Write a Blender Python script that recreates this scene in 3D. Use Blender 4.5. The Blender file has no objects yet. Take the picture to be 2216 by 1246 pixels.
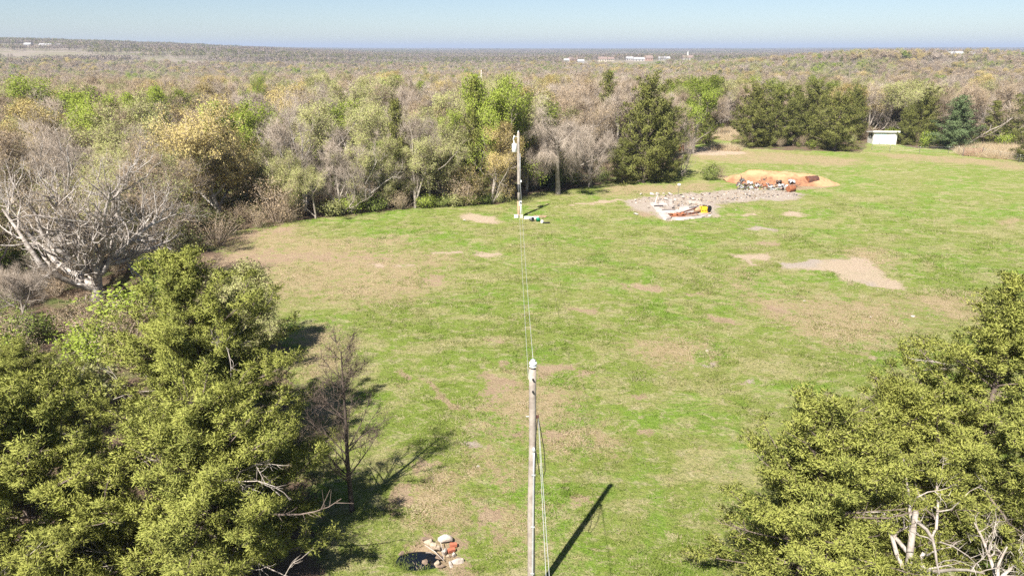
import bpy, math, random
import numpy as np

# ------------------------------------------------------------------ camera, sky, sun, exposure
S = bpy.context.scene
C = S.collection
R = math.radians
CAM_H, FPX, PITCH = 17.4, 1550.0, R(18.48)
cam_d = bpy.data.cameras.new('camera'); cam = bpy.data.objects.new('camera', cam_d); C.objects.link(cam)
cam.location = (0, 0, CAM_H); cam.rotation_euler = (R(90) - PITCH, 0, 0)
cam_d.sensor_width = 36.0; cam_d.lens = 36.0 * FPX / 2216.0
cam_d.clip_start = 0.1; cam_d.clip_end = 60000.0
S.camera = cam

SUN_EL, SUN_AZ = R(49), R(28)          # shadows fall forward and 28 degrees to the right
W = bpy.data.worlds.new('World'); S.world = W; W.use_nodes = True
wn = W.node_tree.nodes; wl = W.node_tree.links
sky = wn.new('ShaderNodeTexSky'); sky.sky_type = 'NISHITA'; sky.sun_disc = False
sky.sun_elevation = SUN_EL; sky.sun_rotation = R(180) + SUN_AZ
sky.altitude = 1000; sky.air_density = 0.8; sky.dust_density = 1.0; sky.ozone_density = 1.0
wn['Background'].inputs['Strength'].default_value = 0.053
wl.new(sky.outputs[0], wn['Background'].inputs['Color'])
sd = bpy.data.lights.new('sun', 'SUN'); sd.energy = 5.0; sd.angle = R(0.53); sd.color = (1.0, 0.955, 0.88)
sun = bpy.data.objects.new('sun', sd); C.objects.link(sun)
sun.rotation_euler = (R(90) - SUN_EL, 0, -SUN_AZ)
S.view_settings.view_transform = 'Standard'; S.view_settings.look = 'None'
S.view_settings.exposure = 1.2; S.view_settings.gamma = 1.0; S.view_settings.use_curve_mapping = False
S.render.engine = 'CYCLES'
S.cycles.use_denoising = False; S.cycles.use_adaptive_sampling = False
S.cycles.max_bounces = 6; S.cycles.diffuse_bounces = 3; S.cycles.transmission_bounces = 3
S.cycles.volume_bounces = 0; S.cycles.transparent_max_bounces = 4

rng = np.random.default_rng(11)
random.seed(5)
pi = math.pi

# ------------------------------------------------------------------ small tools
def G(px, py, z=0.0):
    """the place on level ground (or at height z) that lies along a line of sight"""
    a = PITCH + math.atan((py - 623.0) / FPX)
    d = (CAM_H - z) / math.tan(a)
    dep = d * math.cos(PITCH) + (CAM_H - z) * math.sin(PITCH)
    return ((px - 1108.0) / FPX * dep, d)

def sstep(a, b, x):
    t = np.clip((np.asarray(x, float) - a) / (b - a), 0, 1)
    return t * t * (3 - 2 * t)

_perm = np.random.default_rng(3).random((256, 256))
def vnoise(x, y):
    x = np.asarray(x, float); y = np.asarray(y, float)
    xi = np.floor(x).astype(int); yi = np.floor(y).astype(int)
    fx = x - xi; fy = y - yi
    fx = fx * fx * (3 - 2 * fx); fy = fy * fy * (3 - 2 * fy)
    p = lambda a, b: _perm[a & 255, b & 255]
    return (p(xi, yi) * (1 - fx) + p(xi + 1, yi) * fx) * (1 - fy) + (p(xi, yi + 1) * (1 - fx) + p(xi + 1, yi + 1) * fx) * fy

def fbm(x, y, o=4):
    s = 0; a = 0.5; t = 0
    for k in range(o):
        s = s + a * vnoise(x * 2 ** k + 17.3 * k, y * 2 ** k + 9.1 * k); t += a; a *= 0.5
    return s / t

def terrain(x, y):
    x = np.asarray(x, float); y = np.asarray(y, float)
    r = np.hypot(x, y); az = np.degrees(np.arctan2(x, np.maximum(y, 1e-3)))
    h = 0.16 * (fbm(x / 14, y / 14, 3) - 0.5) * sstep(8, 30, r)
    h = h - 13 * sstep(190, 480, r) + 9 * sstep(750, 1500, r) + 10.5 * sstep(2500, 8000, r)
    h = h + 16 * (fbm(x / 900 + 5, y / 900 + 3, 3) - 0.5) * sstep(400, 1400, r)
    h = h + 40 * sstep(-4, -36, az) * sstep(700, 2300, r) * (1 - 0.3 * sstep(4000, 9000, r))
    h = h + 18 * np.exp(-(((x - 350) / 170) ** 2 + ((y - 700) / 160) ** 2))
    h = h + 14 * np.exp(-(((x - 520) / 150) ** 2 + ((y - 870) / 130) ** 2))
    h = h + 7 * np.exp(-(((x - 165) / 190) ** 2 + ((y - 1180) / 160) ** 2))
    h = h + 6 * sstep(18, 30, az) * sstep(2500, 5000, r)
    return h

def Gt(px, py):
    x, y = G(px, py)
    for _ in range(4):
        x, y = G(px, py, float(terrain(x, y)))
    return x, y, float(terrain(x, y))

class MB:
    """collects shapes; build() links them as one mesh object"""
    def __init__(s): s.v = []; s.f = []; s.m = []; s.n = 0
    def add(s, v, f, mi=0):
        v = np.asarray(v, float).reshape(-1, 3)
        s.f += [tuple(int(i) + s.n for i in q) for q in f]; s.m += [mi] * len(f)
        s.v.append(v); s.n += len(v); return s
    def box(s, c, size, rot=(0, 0, 0), mi=0, taper=1.0, jit=0.0):
        sx, sy, sz = [q / 2 for q in size]
        v = np.array([[-sx, -sy, -sz], [sx, -sy, -sz], [sx, sy, -sz], [-sx, sy, -sz],
                      [-sx * taper, -sy * taper, sz], [sx * taper, -sy * taper, sz], [sx * taper, sy * taper, sz], [-sx * taper, sy * taper, sz]])
        if jit: v = v + rng.normal(0, jit, v.shape)
        v = v @ rotm(rot).T + np.array(c)
        return s.add(v, [(0, 3, 2, 1), (4, 5, 6, 7), (0, 1, 5, 4), (1, 2, 6, 5), (2, 3, 7, 6), (3, 0, 4, 7)], mi)
    def tube(s, pts, rad, n=8, mi=0, cap=True):
        pts = np.asarray(pts, float); k = len(pts)
        rad = np.broadcast_to(np.asarray(rad, float), (k,))
        t = np.gradient(pts, axis=0); t /= np.linalg.norm(t, axis=1)[:, None] + 1e-9
        ref = np.array([0, 0, 1.0]) if abs(t[0, 2]) < 0.9 else np.array([1.0, 0, 0])
        V = []
        for i in range(k):
            a = np.cross(t[i], ref); a /= np.linalg.norm(a) + 1e-9; b = np.cross(t[i], a)
            for j in range(n):
                q = 2 * pi * j / n; V.append(pts[i] + rad[i] * (a * math.cos(q) + b * math.sin(q)))
        F = [(i * n + j, i * n + (j + 1) % n, (i + 1) * n + (j + 1) % n, (i + 1) * n + j) for i in range(k - 1) for j in range(n)]
        if cap: F += [tuple(range(n))[::-1], tuple((k - 1) * n + j for j in range(n))]
        return s.add(V, F, mi)
    def lathe(s, prof, c=(0, 0, 0), n=12, rot=(0, 0, 0), mi=0):
        V = []; k = len(prof)
        for r, z in prof:
            for j in range(n):
                q = 2 * pi * j / n; V.append((r * math.cos(q), r * math.sin(q), z))
        V = np.array(V) @ rotm(rot).T + np.array(c)
        F = [(i * n + j, i * n + (j + 1) % n, (i + 1) * n + (j + 1) % n, (i + 1) * n + j) for i in range(k - 1) for j in range(n)]
        F += [tuple(range(n))[::-1], tuple((k - 1) * n + j for j in range(n))]
        return s.add(V, F, mi)
    def rock(s, c, size, rot=(0, 0, 0), mi=0, cuts=7, seed=0):
        rg = np.random.default_rng(seed)
        V, F = ICO
        d = V / np.linalg.norm(V, axis=1)[:, None]
        lim = np.ones(len(d)) * 1.25
        for _ in range(cuts + 3):                       # planes cut flat faces off the stone
            n = rg.normal(size=3); n /= np.linalg.norm(n); q = rg.uniform(0.42, 0.85)
            dp = d @ n
            lim = np.where(dp > 1e-3, np.minimum(lim, q / np.maximum(dp, 1e-3)), lim)
        v = d * lim[:, None] * np.array(size) / 2
        return s.add(v @ rotm(rot).T + np.array(c), F, mi)
    def data(s, name, mats):
        me = bpy.data.meshes.new(name)
        me.from_pydata(np.concatenate(s.v).tolist(), [], s.f)
        for m in (mats if isinstance(mats, (list, tuple)) else [mats]): me.materials.append(m)
        me.polygons.foreach_set('material_index', s.m); me.update(); return me
    def build(s, name, mats, parent=None, smooth=False, loc=None):
        me = s.data(name, mats)
        if smooth: me.polygons.foreach_set('use_smooth', [True] * len(me.polygons))
        return link(name, me, parent, loc)

def rotm(r):
    a, b, c = r
    ca, sa, cb, sb, cc, sc = math.cos(a), math.sin(a), math.cos(b), math.sin(b), math.cos(c), math.sin(c)
    X = np.array([[1, 0, 0], [0, ca, -sa], [0, sa, ca]]); Y = np.array([[cb, 0, sb], [0, 1, 0], [-sb, 0, cb]]); Z = np.array([[cc, -sc, 0], [sc, cc, 0], [0, 0, 1]])
    return Z @ Y @ X

def _ico():
    t = (1 + 5 ** .5) / 2
    v = [(-1, t, 0), (1, t, 0), (-1, -t, 0), (1, -t, 0), (0, -1, t), (0, 1, t), (0, -1, -t), (0, 1, -t), (t, 0, -1), (t, 0, 1), (-t, 0, -1), (-t, 0, 1)]
    f = [(0, 11, 5), (0, 5, 1), (0, 1, 7), (0, 7, 10), (0, 10, 11), (1, 5, 9), (5, 11, 4), (11, 10, 2), (10, 7, 6), (7, 1, 8), (3, 9, 4), (3, 4, 2), (3, 2, 6), (3, 6, 8), (3, 8, 9), (4, 9, 5), (2, 4, 11), (6, 2, 10), (8, 6, 7), (9, 8, 1)]
    v = [np.array(p) / np.linalg.norm(p) for p in v]
    for _ in range(2):
        mid = {}; nf = []
        def m(a, b):
            k = (min(a, b), max(a, b))
            if k not in mid:
                p = v[a] + v[b]; v.append(p / np.linalg.norm(p)); mid[k] = len(v) - 1
            return mid[k]
        for a, b, c in f:
            ab, bc, ca = m(a, b), m(b, c), m(c, a); nf += [(a, ab, ca), (b, bc, ab), (c, ca, bc), (ab, bc, ca)]
        f = nf
    return np.array(v), f
ICO = _ico()

def link(name, data, parent=None, loc=None):
    o = bpy.data.objects.new(name, data); C.objects.link(o)
    if parent is not None: o.parent = parent
    if loc is not None: o.location = loc
    return o

def tag(o, label=None, cat=None, group=None, kind=None):
    if label: o['label'] = label
    if cat: o['category'] = cat
    if group: o['group'] = group
    if kind or cat: o['kind'] = kind or 'thing'
    return o

def thing(name, label, cat, loc=(0, 0, 0), rz=0.0, group=None):
    o = bpy.data.objects.new(name, None); C.objects.link(o); o.empty_display_size = 0.2
    o.location = loc; o.rotation_euler = (0, 0, rz)
    return tag(o, label, cat, group)

def tri_mesh(name, V, F, mats, mi=None, normals=None):
    """fast triangle mesh from arrays"""
    V = np.ascontiguousarray(V, dtype=np.float32); F = np.ascontiguousarray(F, dtype=np.int32)
    me = bpy.data.meshes.new(name)
    me.vertices.add(len(V)); me.vertices.foreach_set('co', V.ravel())
    k = F.shape[1]
    me.loops.add(F.size); me.loops.foreach_set('vertex_index', F.ravel())
    me.polygons.add(len(F)); me.polygons.foreach_set('loop_start', np.arange(0, F.size, k, dtype=np.int32))
    for m in (mats if isinstance(mats, (list, tuple)) else [mats]): me.materials.append(m)
    if mi is not None: me.polygons.foreach_set('material_index', np.ascontiguousarray(mi, dtype=np.int32))
    me.update(calc_edges=True)
    if normals is not None:
        me.polygons.foreach_set('use_smooth', np.ones(len(F), dtype=bool))
        me.normals_split_custom_set_from_vertices(np.ascontiguousarray(normals, dtype=np.float32).tolist())
    return me

# ------------------------------------------------------------------ materials
def nodes(m): return m.node_tree.nodes, m.node_tree.links
def rgb(c): return (c[0], c[1], c[2], 1.0)

def noise_node(n, l, scale, detail=4.0, vec=None, rough=0.55, dist=0.0):
    t = n.new('ShaderNodeTexNoise'); t.inputs['Scale'].default_value = scale; t.inputs['Detail'].default_value = detail
    t.inputs['Roughness'].default_value = rough; t.inputs['Distortion'].default_value = dist
    if vec is not None: l.new(vec, t.inputs['Vector'])
    return t.outputs['Fac']

def ramp(n, l, src, a, b):
    r = n.new('ShaderNodeMapRange'); r.inputs['From Min'].default_value = a; r.inputs['From Max'].default_value = b
    r.interpolation_type = 'SMOOTHSTEP'; l.new(src, r.inputs['Value']); return r.outputs['Result']

def mixc(n, l, fac, a, b, mode='MIX'):
    x = n.new('ShaderNodeMix'); x.data_type = 'RGBA'; x.blend_type = mode
    for k, s in ((0, fac), (6, a), (7, b)):
        if isinstance(s, (int, float)): x.inputs[k].default_value = s
        elif isinstance(s, tuple): x.inputs[k].default_value = rgb(s)
        else: l.new(s, x.inputs[k])
    return x.outputs[2]

def mathn(n, l, op, a, b=0.0):
    x = n.new('ShaderNodeMath'); x.operation = op
    for k, s in ((0, a), (1, b)):
        if isinstance(s, (int, float)): x.inputs[k].default_value = s
        else: l.new(s, x.inputs[k])
    return x.outputs[0]

def simple(name, col, col2=None, scale=6.0, rough=0.8, metal=0.0, bump=0.0, world=False, lo=0.35, hi=0.65, spec=0.3):
    m = bpy.data.materials.new(name); m.use_nodes = True; n, l = nodes(m); b = n['Principled BSDF']
    b.inputs['Roughness'].default_value = rough; b.inputs['Metallic'].default_value = metal
    b.inputs['Specular IOR Level'].default_value = spec
    co = n.new('ShaderNodeNewGeometry').outputs['Position'] if world else n.new('ShaderNodeTexCoord').outputs['Object']
    if col2 is None: col2 = tuple(q * 0.72 for q in col)
    f = noise_node(n, l, scale, 6, co, 0.65)
    l.new(mixc(n, l, ramp(n, l, f, lo, hi), col, col2), b.inputs['Base Color'])
    if bump:
        bp = n.new('ShaderNodeBump'); bp.inputs['Strength'].default_value = bump; bp.inputs['Distance'].default_value = 0.02
        l.new(noise_node(n, l, scale * 4, 6, co, 0.7), bp.inputs['Height']); l.new(bp.outputs[0], b.inputs['Normal'])
    return m

def leaf_mat(name, cols, trans=0.3, rough=0.6, nscale=0.9):
    """foliage: colour varies from tree to tree and from clump to clump"""
    m = bpy.data.materials.new(name); m.use_nodes = True; n, l = nodes(m)
    n.remove(n['Principled BSDF'])
    oi = n.new('ShaderNodeObjectInfo'); co = n.new('ShaderNodeNewGeometry').outputs['Position']
    c = mixc(n, l, oi.outputs['Random'], cols[0], cols[1])
    f = noise_node(n, l, nscale, 3, co)
    c = mixc(n, l, ramp(n, l, f, 0.35, 0.68), c, cols[2])
    f2 = noise_node(n, l, 9.0, 2, co)
    c = mixc(n, l, ramp(n, l, f2, 0.3, 0.75), c, cols[3])
    d = n.new('ShaderNodeBsdfDiffuse'); t = n.new('ShaderNodeBsdfTranslucent'); mx = n.new('ShaderNodeMixShader')
    l.new(c, d.inputs['Color']); l.new(c, t.inputs['Color']); mx.inputs[0].default_value = trans
    l.new(d.outputs[0], mx.inputs[1]); l.new(t.outputs[0], mx.inputs[2])
    l.new(mx.outputs[0], n['Material Output'].inputs['Surface'])
    return m

M = {}
M['bark_pale'] = simple('bark_pale', (0.50, 0.455, 0.41), (0.27, 0.23, 0.20), 3.0, 0.95, bump=0.6, lo=0.4, hi=0.62, spec=0.1)
M['bark_grey'] = simple('bark_grey', (0.40, 0.35, 0.30), (0.23, 0.195, 0.165), 2.5, 0.95, bump=0.4, spec=0.1)
M['bark_brown'] = simple('bark_brown', (0.25, 0.195, 0.16), (0.13, 0.1, 0.085), 4.0, 0.95, bump=0.4, spec=0.1)
M['bark_dark'] = simple('bark_dark', (0.11, 0.085, 0.07), (0.06, 0.048, 0.04), 4.0, 0.95, bump=0.4, spec=0.1)
M['dead_wood'] = simple('dead_wood', (0.46, 0.41, 0.36), (0.30, 0.25, 0.21), 3.0, 0.9, bump=0.4, spec=0.1)
M['twig_grey'] = leaf_mat('twig_grey', [(0.404, 0.340, 0.275), (0.361, 0.297, 0.232), (0.318, 0.258, 0.202), (0.439, 0.370, 0.305)], 0.0, nscale=0.3)
M['twig_tan'] = leaf_mat('twig_tan', [(0.396, 0.318, 0.249), (0.361, 0.292, 0.215), (0.310, 0.241, 0.181), (0.430, 0.353, 0.267)], 0.0, nscale=0.3)
M['twig_dark'] = leaf_mat('twig_dark', [(0.13, 0.095, 0.075), (0.12, 0.09, 0.07), (0.1, 0.075, 0.06), (0.16, 0.12, 0.095)], 0.0)
M['bud_tan'] = leaf_mat('bud_tan', [(0.430, 0.318, 0.206), (0.378, 0.310, 0.172), (0.361, 0.267, 0.172), (0.464, 0.361, 0.232)], 0.2, nscale=0.4)
M['bud_gold'] = leaf_mat('bud_gold', [(0.54, 0.42, 0.16), (0.48, 0.41, 0.16), (0.42, 0.34, 0.13), (0.58, 0.47, 0.21)], 0.25, nscale=0.4)
M['leaf_pale'] = leaf_mat('leaf_pale', [(0.40, 0.42, 0.15), (0.38, 0.38, 0.15), (0.31, 0.33, 0.11), (0.47, 0.47, 0.21)], 0.3, nscale=0.4)
M['leaf_bright'] = leaf_mat('leaf_bright', [(0.29, 0.37, 0.06), (0.33, 0.38, 0.07), (0.22, 0.28, 0.045), (0.37, 0.44, 0.09)], 0.35, nscale=0.4)
M['leaf_green'] = leaf_mat('leaf_green', [(0.18, 0.25, 0.05), (0.24, 0.28, 0.07), (0.13, 0.18, 0.04), (0.27, 0.32, 0.085)], 0.3, nscale=0.8)
M['cedar_olive'] = leaf_mat('cedar_olive', [(0.23, 0.245, 0.05), (0.215, 0.24, 0.05), (0.135, 0.16, 0.035), (0.34, 0.34, 0.095)], 0.06, nscale=0.55)
M['cedar_dark'] = leaf_mat('cedar_dark', [(0.145, 0.16, 0.045), (0.17, 0.17, 0.045), (0.10, 0.11, 0.033), (0.21, 0.215, 0.065)], 0.06, nscale=0.5)
M['cedar_blue'] = leaf_mat('cedar_blue', [(0.13, 0.18, 0.08), (0.13, 0.17, 0.075), (0.09, 0.13, 0.06), (0.19, 0.24, 0.11)], 0.15, nscale=0.5)
M['far_grey_shaded'] = leaf_mat('far_grey_shaded', [(0.27, 0.225, 0.205), (0.24, 0.205, 0.19), (0.22, 0.185, 0.165), (0.30, 0.255, 0.225)], 0.0, nscale=0.05)  # far crowns barely shade themselves; these three colours are darkened for that shade
M['far_tan_shaded'] = leaf_mat('far_tan_shaded', [(0.30, 0.235, 0.18), (0.27, 0.215, 0.165), (0.24, 0.195, 0.145), (0.33, 0.265, 0.20)], 0.0, nscale=0.05)
M['far_green_shaded'] = leaf_mat('far_green_shaded', [(0.24, 0.25, 0.10), (0.22, 0.23, 0.10), (0.19, 0.195, 0.08), (0.27, 0.275, 0.12)], 0.0, nscale=0.05)
M['straw'] = leaf_mat('straw', [(0.62, 0.50, 0.33), (0.58, 0.47, 0.31), (0.52, 0.41, 0.27), (0.68, 0.57, 0.40)], 0.3)
M['concrete'] = simple('concrete', (0.50, 0.45, 0.41), (0.34, 0.29, 0.26), 0.9, 0.9, bump=0.3)
M['limestone'] = simple('limestone', (0.46, 0.38, 0.28), (0.28, 0.21, 0.15), 5.0, 0.9, bump=0.4)
M['limestone_white'] = simple('limestone_white', (0.50, 0.45, 0.39), (0.31, 0.26, 0.22), 5.0, 0.9, bump=0.4)
M['mud_stone'] = simple('mud_stone', (0.24, 0.17, 0.12), (0.14, 0.1, 0.075), 5.0, 0.9, bump=0.4)
M['brick'] = simple('brick', (0.44, 0.14, 0.075), (0.31, 0.10, 0.06), 8.0, 0.9, bump=0.3)
M['pole_wood'] = simple('pole_wood', (0.40, 0.35, 0.30), (0.27, 0.225, 0.19), 3.0, 0.9, bump=0.5)
M['pole_fresh'] = simple('pole_fresh', (0.44, 0.32, 0.20), (0.33, 0.23, 0.14), 3.0, 0.9, bump=0.3)
M['porcelain'] = simple('porcelain', (0.78, 0.79, 0.80), (0.7, 0.71, 0.72), 4, 0.25)
M['galv'] = simple('galv', (0.52, 0.53, 0.54), (0.42, 0.43, 0.44), 6, 0.5, 0.3)
M['wire'] = simple('wire', (0.56, 0.57, 0.55), (0.48, 0.49, 0.47), 4, 0.5, 0.0)
M['black'] = simple('black', (0.018, 0.018, 0.019), None, 4, 0.7)
M['charred'] = simple('charred', (0.045, 0.042, 0.045), (0.12, 0.10, 0.10), 4, 0.9)
M['white_paint'] = simple('white_paint', (0.68, 0.67, 0.64), (0.55, 0.54, 0.50), 2, 0.6)
M['mint'] = simple('mint', (0.42, 0.62, 0.55), (0.36, 0.55, 0.5), 2, 0.3)
M['glass_dark'] = simple('glass_dark', (0.05, 0.06, 0.07), None, 2, 0.15, spec=0.5)
M['grey_paint'] = simple('grey_paint', (0.30, 0.31, 0.34), None, 4, 0.6)
M['green_plastic'] = simple('green_plastic', (0.02, 0.34, 0.17), None, 4, 0.5)
M['cream'] = simple('cream', (0.72, 0.68, 0.36), (0.66, 0.62, 0.34), 4, 0.6)
M['rust'] = simple('rust', (0.33, 0.12, 0.055), (0.17, 0.07, 0.04), 2.5, 0.85)
M['rust_dark'] = simple('rust_dark', (0.13, 0.055, 0.035), (0.07, 0.035, 0.03), 3, 0.85)
M['rust_tan'] = simple('rust_tan', (0.55, 0.34, 0.19), (0.40, 0.22, 0.12), 3, 0.85)
M['yellow'] = simple('yellow', (0.78, 0.50, 0.02), (0.68, 0.42, 0.03), 3, 0.5)
M['board'] = simple('board', (0.48, 0.33, 0.23), (0.36, 0.23, 0.16), 3, 0.85)
M['sheet_white'] = simple('sheet_white', (0.60, 0.60, 0.60), (0.26, 0.24, 0.23), 2.0, 0.5, 0.2)
M['sheet_grey'] = simple('sheet_grey', (0.36, 0.40, 0.42), (0.14, 0.13, 0.13), 2.0, 0.5, 0.4)
M['gate_red'] = simple('gate_red', (0.34, 0.17, 0.14), (0.26, 0.14, 0.11), 3, 0.7)
M['post_steel'] = simple('post_steel', (0.14, 0.13, 0.11), None, 3, 0.8)
M['roof_brown'] = simple('roof_brown', (0.26, 0.19, 0.16), None, 1, 0.9)
M['roof_grey'] = simple('roof_grey', (0.42, 0.41, 0.41), None, 1, 0.9)
M['wall_brick'] = simple('wall_brick', (0.40, 0.26, 0.20), None, 1, 0.9)
M['wall_pale'] = simple('wall_pale', (0.46, 0.42, 0.38), None, 1, 0.9)
M['wall_tan'] = simple('wall_tan', (0.55, 0.48, 0.38), None, 1, 0.9)
M['mound'] = simple('mound', (0.45, 0.275, 0.145), (0.34, 0.195, 0.10), 1.1, 0.95, bump=0.8, world=True, lo=0.42, hi=0.72)
_n, _l = nodes(M['mound']); _b = _n['Principled BSDF']; _src = _b.inputs['Base Color'].links[0].from_socket
_a = _n.new('ShaderNodeAttribute'); _a.attribute_name = 'wet'
_l.new(mixc(_n, _l, _a.outputs['Fac'], _src, mixc(_n, _l, ramp(_n, _l, noise_node(_n, _l, 3.0, 5, _n.new('ShaderNodeNewGeometry').outputs['Position'], 0.7), 0.35, 0.65), (0.33, 0.165, 0.085), (0.20, 0.095, 0.055))), _b.inputs['Base Color'])
M['mound_wet'] = simple('mound_wet', (0.28, 0.155, 0.09), (0.19, 0.10, 0.06), 1.4, 0.95, bump=0.8, world=True)

# colour of the turf, shared by the ground sheet and the grass tufts that grow on it
gt = bpy.data.node_groups.new('turf_colour', 'ShaderNodeTree')
gt.interface.new_socket('Colour', in_out='OUTPUT', socket_type='NodeSocketColor')
gn, gl = gt.nodes, gt.links
go = gn.new('NodeGroupOutput'); P = gn.new('ShaderNodeNewGeometry').outputs['Position']
mp = gn.new('ShaderNodeMapping'); gl.new(P, mp.inputs['Vector']); mp.inputs['Scale'].default_value = (1, 0.8, 1); mp.inputs['Rotation'].default_value = (0, 0, 0.5)
PV = mp.outputs[0]
big = noise_node(gn, gl, 0.06, 3, PV, 0.6, 0.4)
c = mixc(gn, gl, ramp(gn, gl, big, 0.42, 0.58), (0.205, 0.262, 0.048), (0.25, 0.268, 0.075))
lush = noise_node(gn, gl, 0.15, 5, PV, 0.65, 0.3)
c = mixc(gn, gl, mathn(gn, gl, 'MULTIPLY', ramp(gn, gl, lush, 0.50, 0.58), 0.85), c, (0.17, 0.278, 0.032))
mp2 = gn.new('ShaderNodeMapping'); gl.new(P, mp2.inputs['Vector']); mp2.inputs['Scale'].default_value = (0.8, 1.15, 1); mp2.inputs['Rotation'].default_value = (0, 0, 0.35)
mid = noise_node(gn, gl, 0.30, 8, mp2.outputs[0], 0.75, 0.9)
c = mixc(gn, gl, mathn(gn, gl, 'MULTIPLY', ramp(gn, gl, mid, 0.48, 0.59), 0.8), c, (0.385, 0.335, 0.165))
sm = noise_node(gn, gl, 1.3, 7, mp2.outputs[0], 0.78, 0.7)
c = mixc(gn, gl, mathn(gn, gl, 'MULTIPLY', ramp(gn, gl, sm, 0.51, 0.61), 0.75), c, (0.44, 0.375, 0.225))
br = noise_node(gn, gl, 0.55, 7, mp2.outputs[0], 0.75, 1.0)
c = mixc(gn, gl, mathn(gn, gl, 'MULTIPLY', ramp(gn, gl, br, 0.60, 0.66), 0.7), c, (0.33, 0.245, 0.165))
fine = noise_node(gn, gl, 6.0, 5, P, 0.75)
c = mixc(gn, gl, mathn(gn, gl, 'MULTIPLY', ramp(gn, gl, fine, 0.38, 0.66), 0.55), c, (0.085, 0.13, 0.022))
gl.new(c, go.inputs[0])

def attr(n, name):
    a = n.new('ShaderNodeAttribute'); a.attribute_name = name; return a.outputs['Fac']

m = bpy.data.materials.new('ground'); m.use_nodes = True; n, l = nodes(m); M['ground'] = m
b = n['Principled BSDF']; b.inputs['Roughness'].default_value = 1.0; b.inputs['Specular IOR Level'].default_value = 0.1
P = n.new('ShaderNodeNewGeometry').outputs['Position']
g = n.new('ShaderNodeGroup'); g.node_tree = gt; c = g.outputs[0]
e1 = noise_node(n, l, 1.3, 6, P, 0.75); e2 = noise_node(n, l, 5.0, 5, P, 0.75)
edge = ramp(n, l, mathn(n, l, 'ADD', mathn(n, l, 'MULTIPLY', e1, 0.55), mathn(n, l, 'MULTIPLY', e2, 0.45)), 0.33, 0.67)
def edged(a, k=0.9, w=0.14):
    s = mathn(n, l, 'SUBTRACT', mathn(n, l, 'ADD', a, mathn(n, l, 'MULTIPLY', edge, k)), 0.5 * k)
    return ramp(n, l, s, 0.5 - w, 0.5 + w)
dryc = mixc(n, l, ramp(n, l, e2, 0.35, 0.65), (0.40, 0.305, 0.185), (0.29, 0.215, 0.125))
c = mixc(n, l, mathn(n, l, 'MULTIPLY', edged(attr(n, 'dry'), 1.2, 0.35), 0.9), c, dryc)
litc = mixc(n, l, ramp(n, l, e2, 0.35, 0.65), (0.19, 0.13, 0.09), (0.12, 0.085, 0.06))
litc = mixc(n, l, ramp(n, l, noise_node(n, l, 0.4, 4, P), 0.48, 0.66), litc, (0.14, 0.16, 0.055))
c = mixc(n, l, edged(attr(n, 'litter'), 0.7), c, litc)
soil = mixc(n, l, ramp(n, l, e1, 0.35, 0.65), (0.40, 0.295, 0.20), (0.31, 0.22, 0.145))
soil = mixc(n, l, ramp(n, l, noise_node(n, l, 18, 3, P), 0.5, 0.7), soil, (0.25, 0.17, 0.115))
soil = mixc(n, l, attr(n, 'sand'), soil, mixc(n, l, ramp(n, l, e2, 0.3, 0.7), (0.49, 0.385, 0.29), (0.39, 0.295, 0.215)))
soil = mixc(n, l, attr(n, 'ash'), soil, mixc(n, l, ramp(n, l, e2, 0.3, 0.7), (0.46, 0.39, 0.34), (0.32, 0.25, 0.215)))
c = mixc(n, l, mathn(n, l, 'MULTIPLY', edged(attr(n, 'bare'), 0.95, 0.2), 0.9), c, soil)
far = attr(n, 'far')
c = mixc(n, l, far, c, mixc(n, l, ramp(n, l, noise_node(n, l, 0.02, 4, P), 0.4, 0.6), (0.27, 0.225, 0.185), (0.22, 0.20, 0.13)))
l.new(c, b.inputs['Base Color'])
bp = n.new('ShaderNodeBump'); bp.inputs['Strength'].default_value = 0.9; bp.inputs['Distance'].default_value = 0.12
l.new(mathn(n, l, 'ADD', e2, noise_node(n, l, 14, 4, P, 0.7)), bp.inputs['Height']); l.new(bp.outputs[0], b.inputs['Normal'])

m = bpy.data.materials.new('grass_blades'); m.use_nodes = True; n, l = nodes(m); M['grass'] = m
n.remove(n['Principled BSDF'])
g = n.new('ShaderNodeGroup'); g.node_tree = gt
oi = n.new('ShaderNodeObjectInfo').outputs['Random']
c = mixc(n, l, mathn(n, l, 'MULTIPLY', oi, 0.6), g.outputs[0], (0.25, 0.34, 0.07))
d = n.new('ShaderNodeBsdfDiffuse'); t = n.new('ShaderNodeBsdfTranslucent'); mx = n.new('ShaderNodeMixShader'); mx.inputs[0].default_value = 0.35
l.new(c, d.inputs['Color']); l.new(c, t.inputs['Color']); l.new(d.outputs[0], mx.inputs[1]); l.new(t.outputs[0], mx.inputs[2])
l.new(mx.outputs[0], n['Material Output'].inputs['Surface'])

m = bpy.data.materials.new('pit_water'); m.use_nodes = True; n, l = nodes(m); M['water'] = m
b = n['Principled BSDF']; b.inputs['Base Color'].default_value = (0.006, 0.008, 0.012, 1); b.inputs['Roughness'].default_value = 0.06

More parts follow.
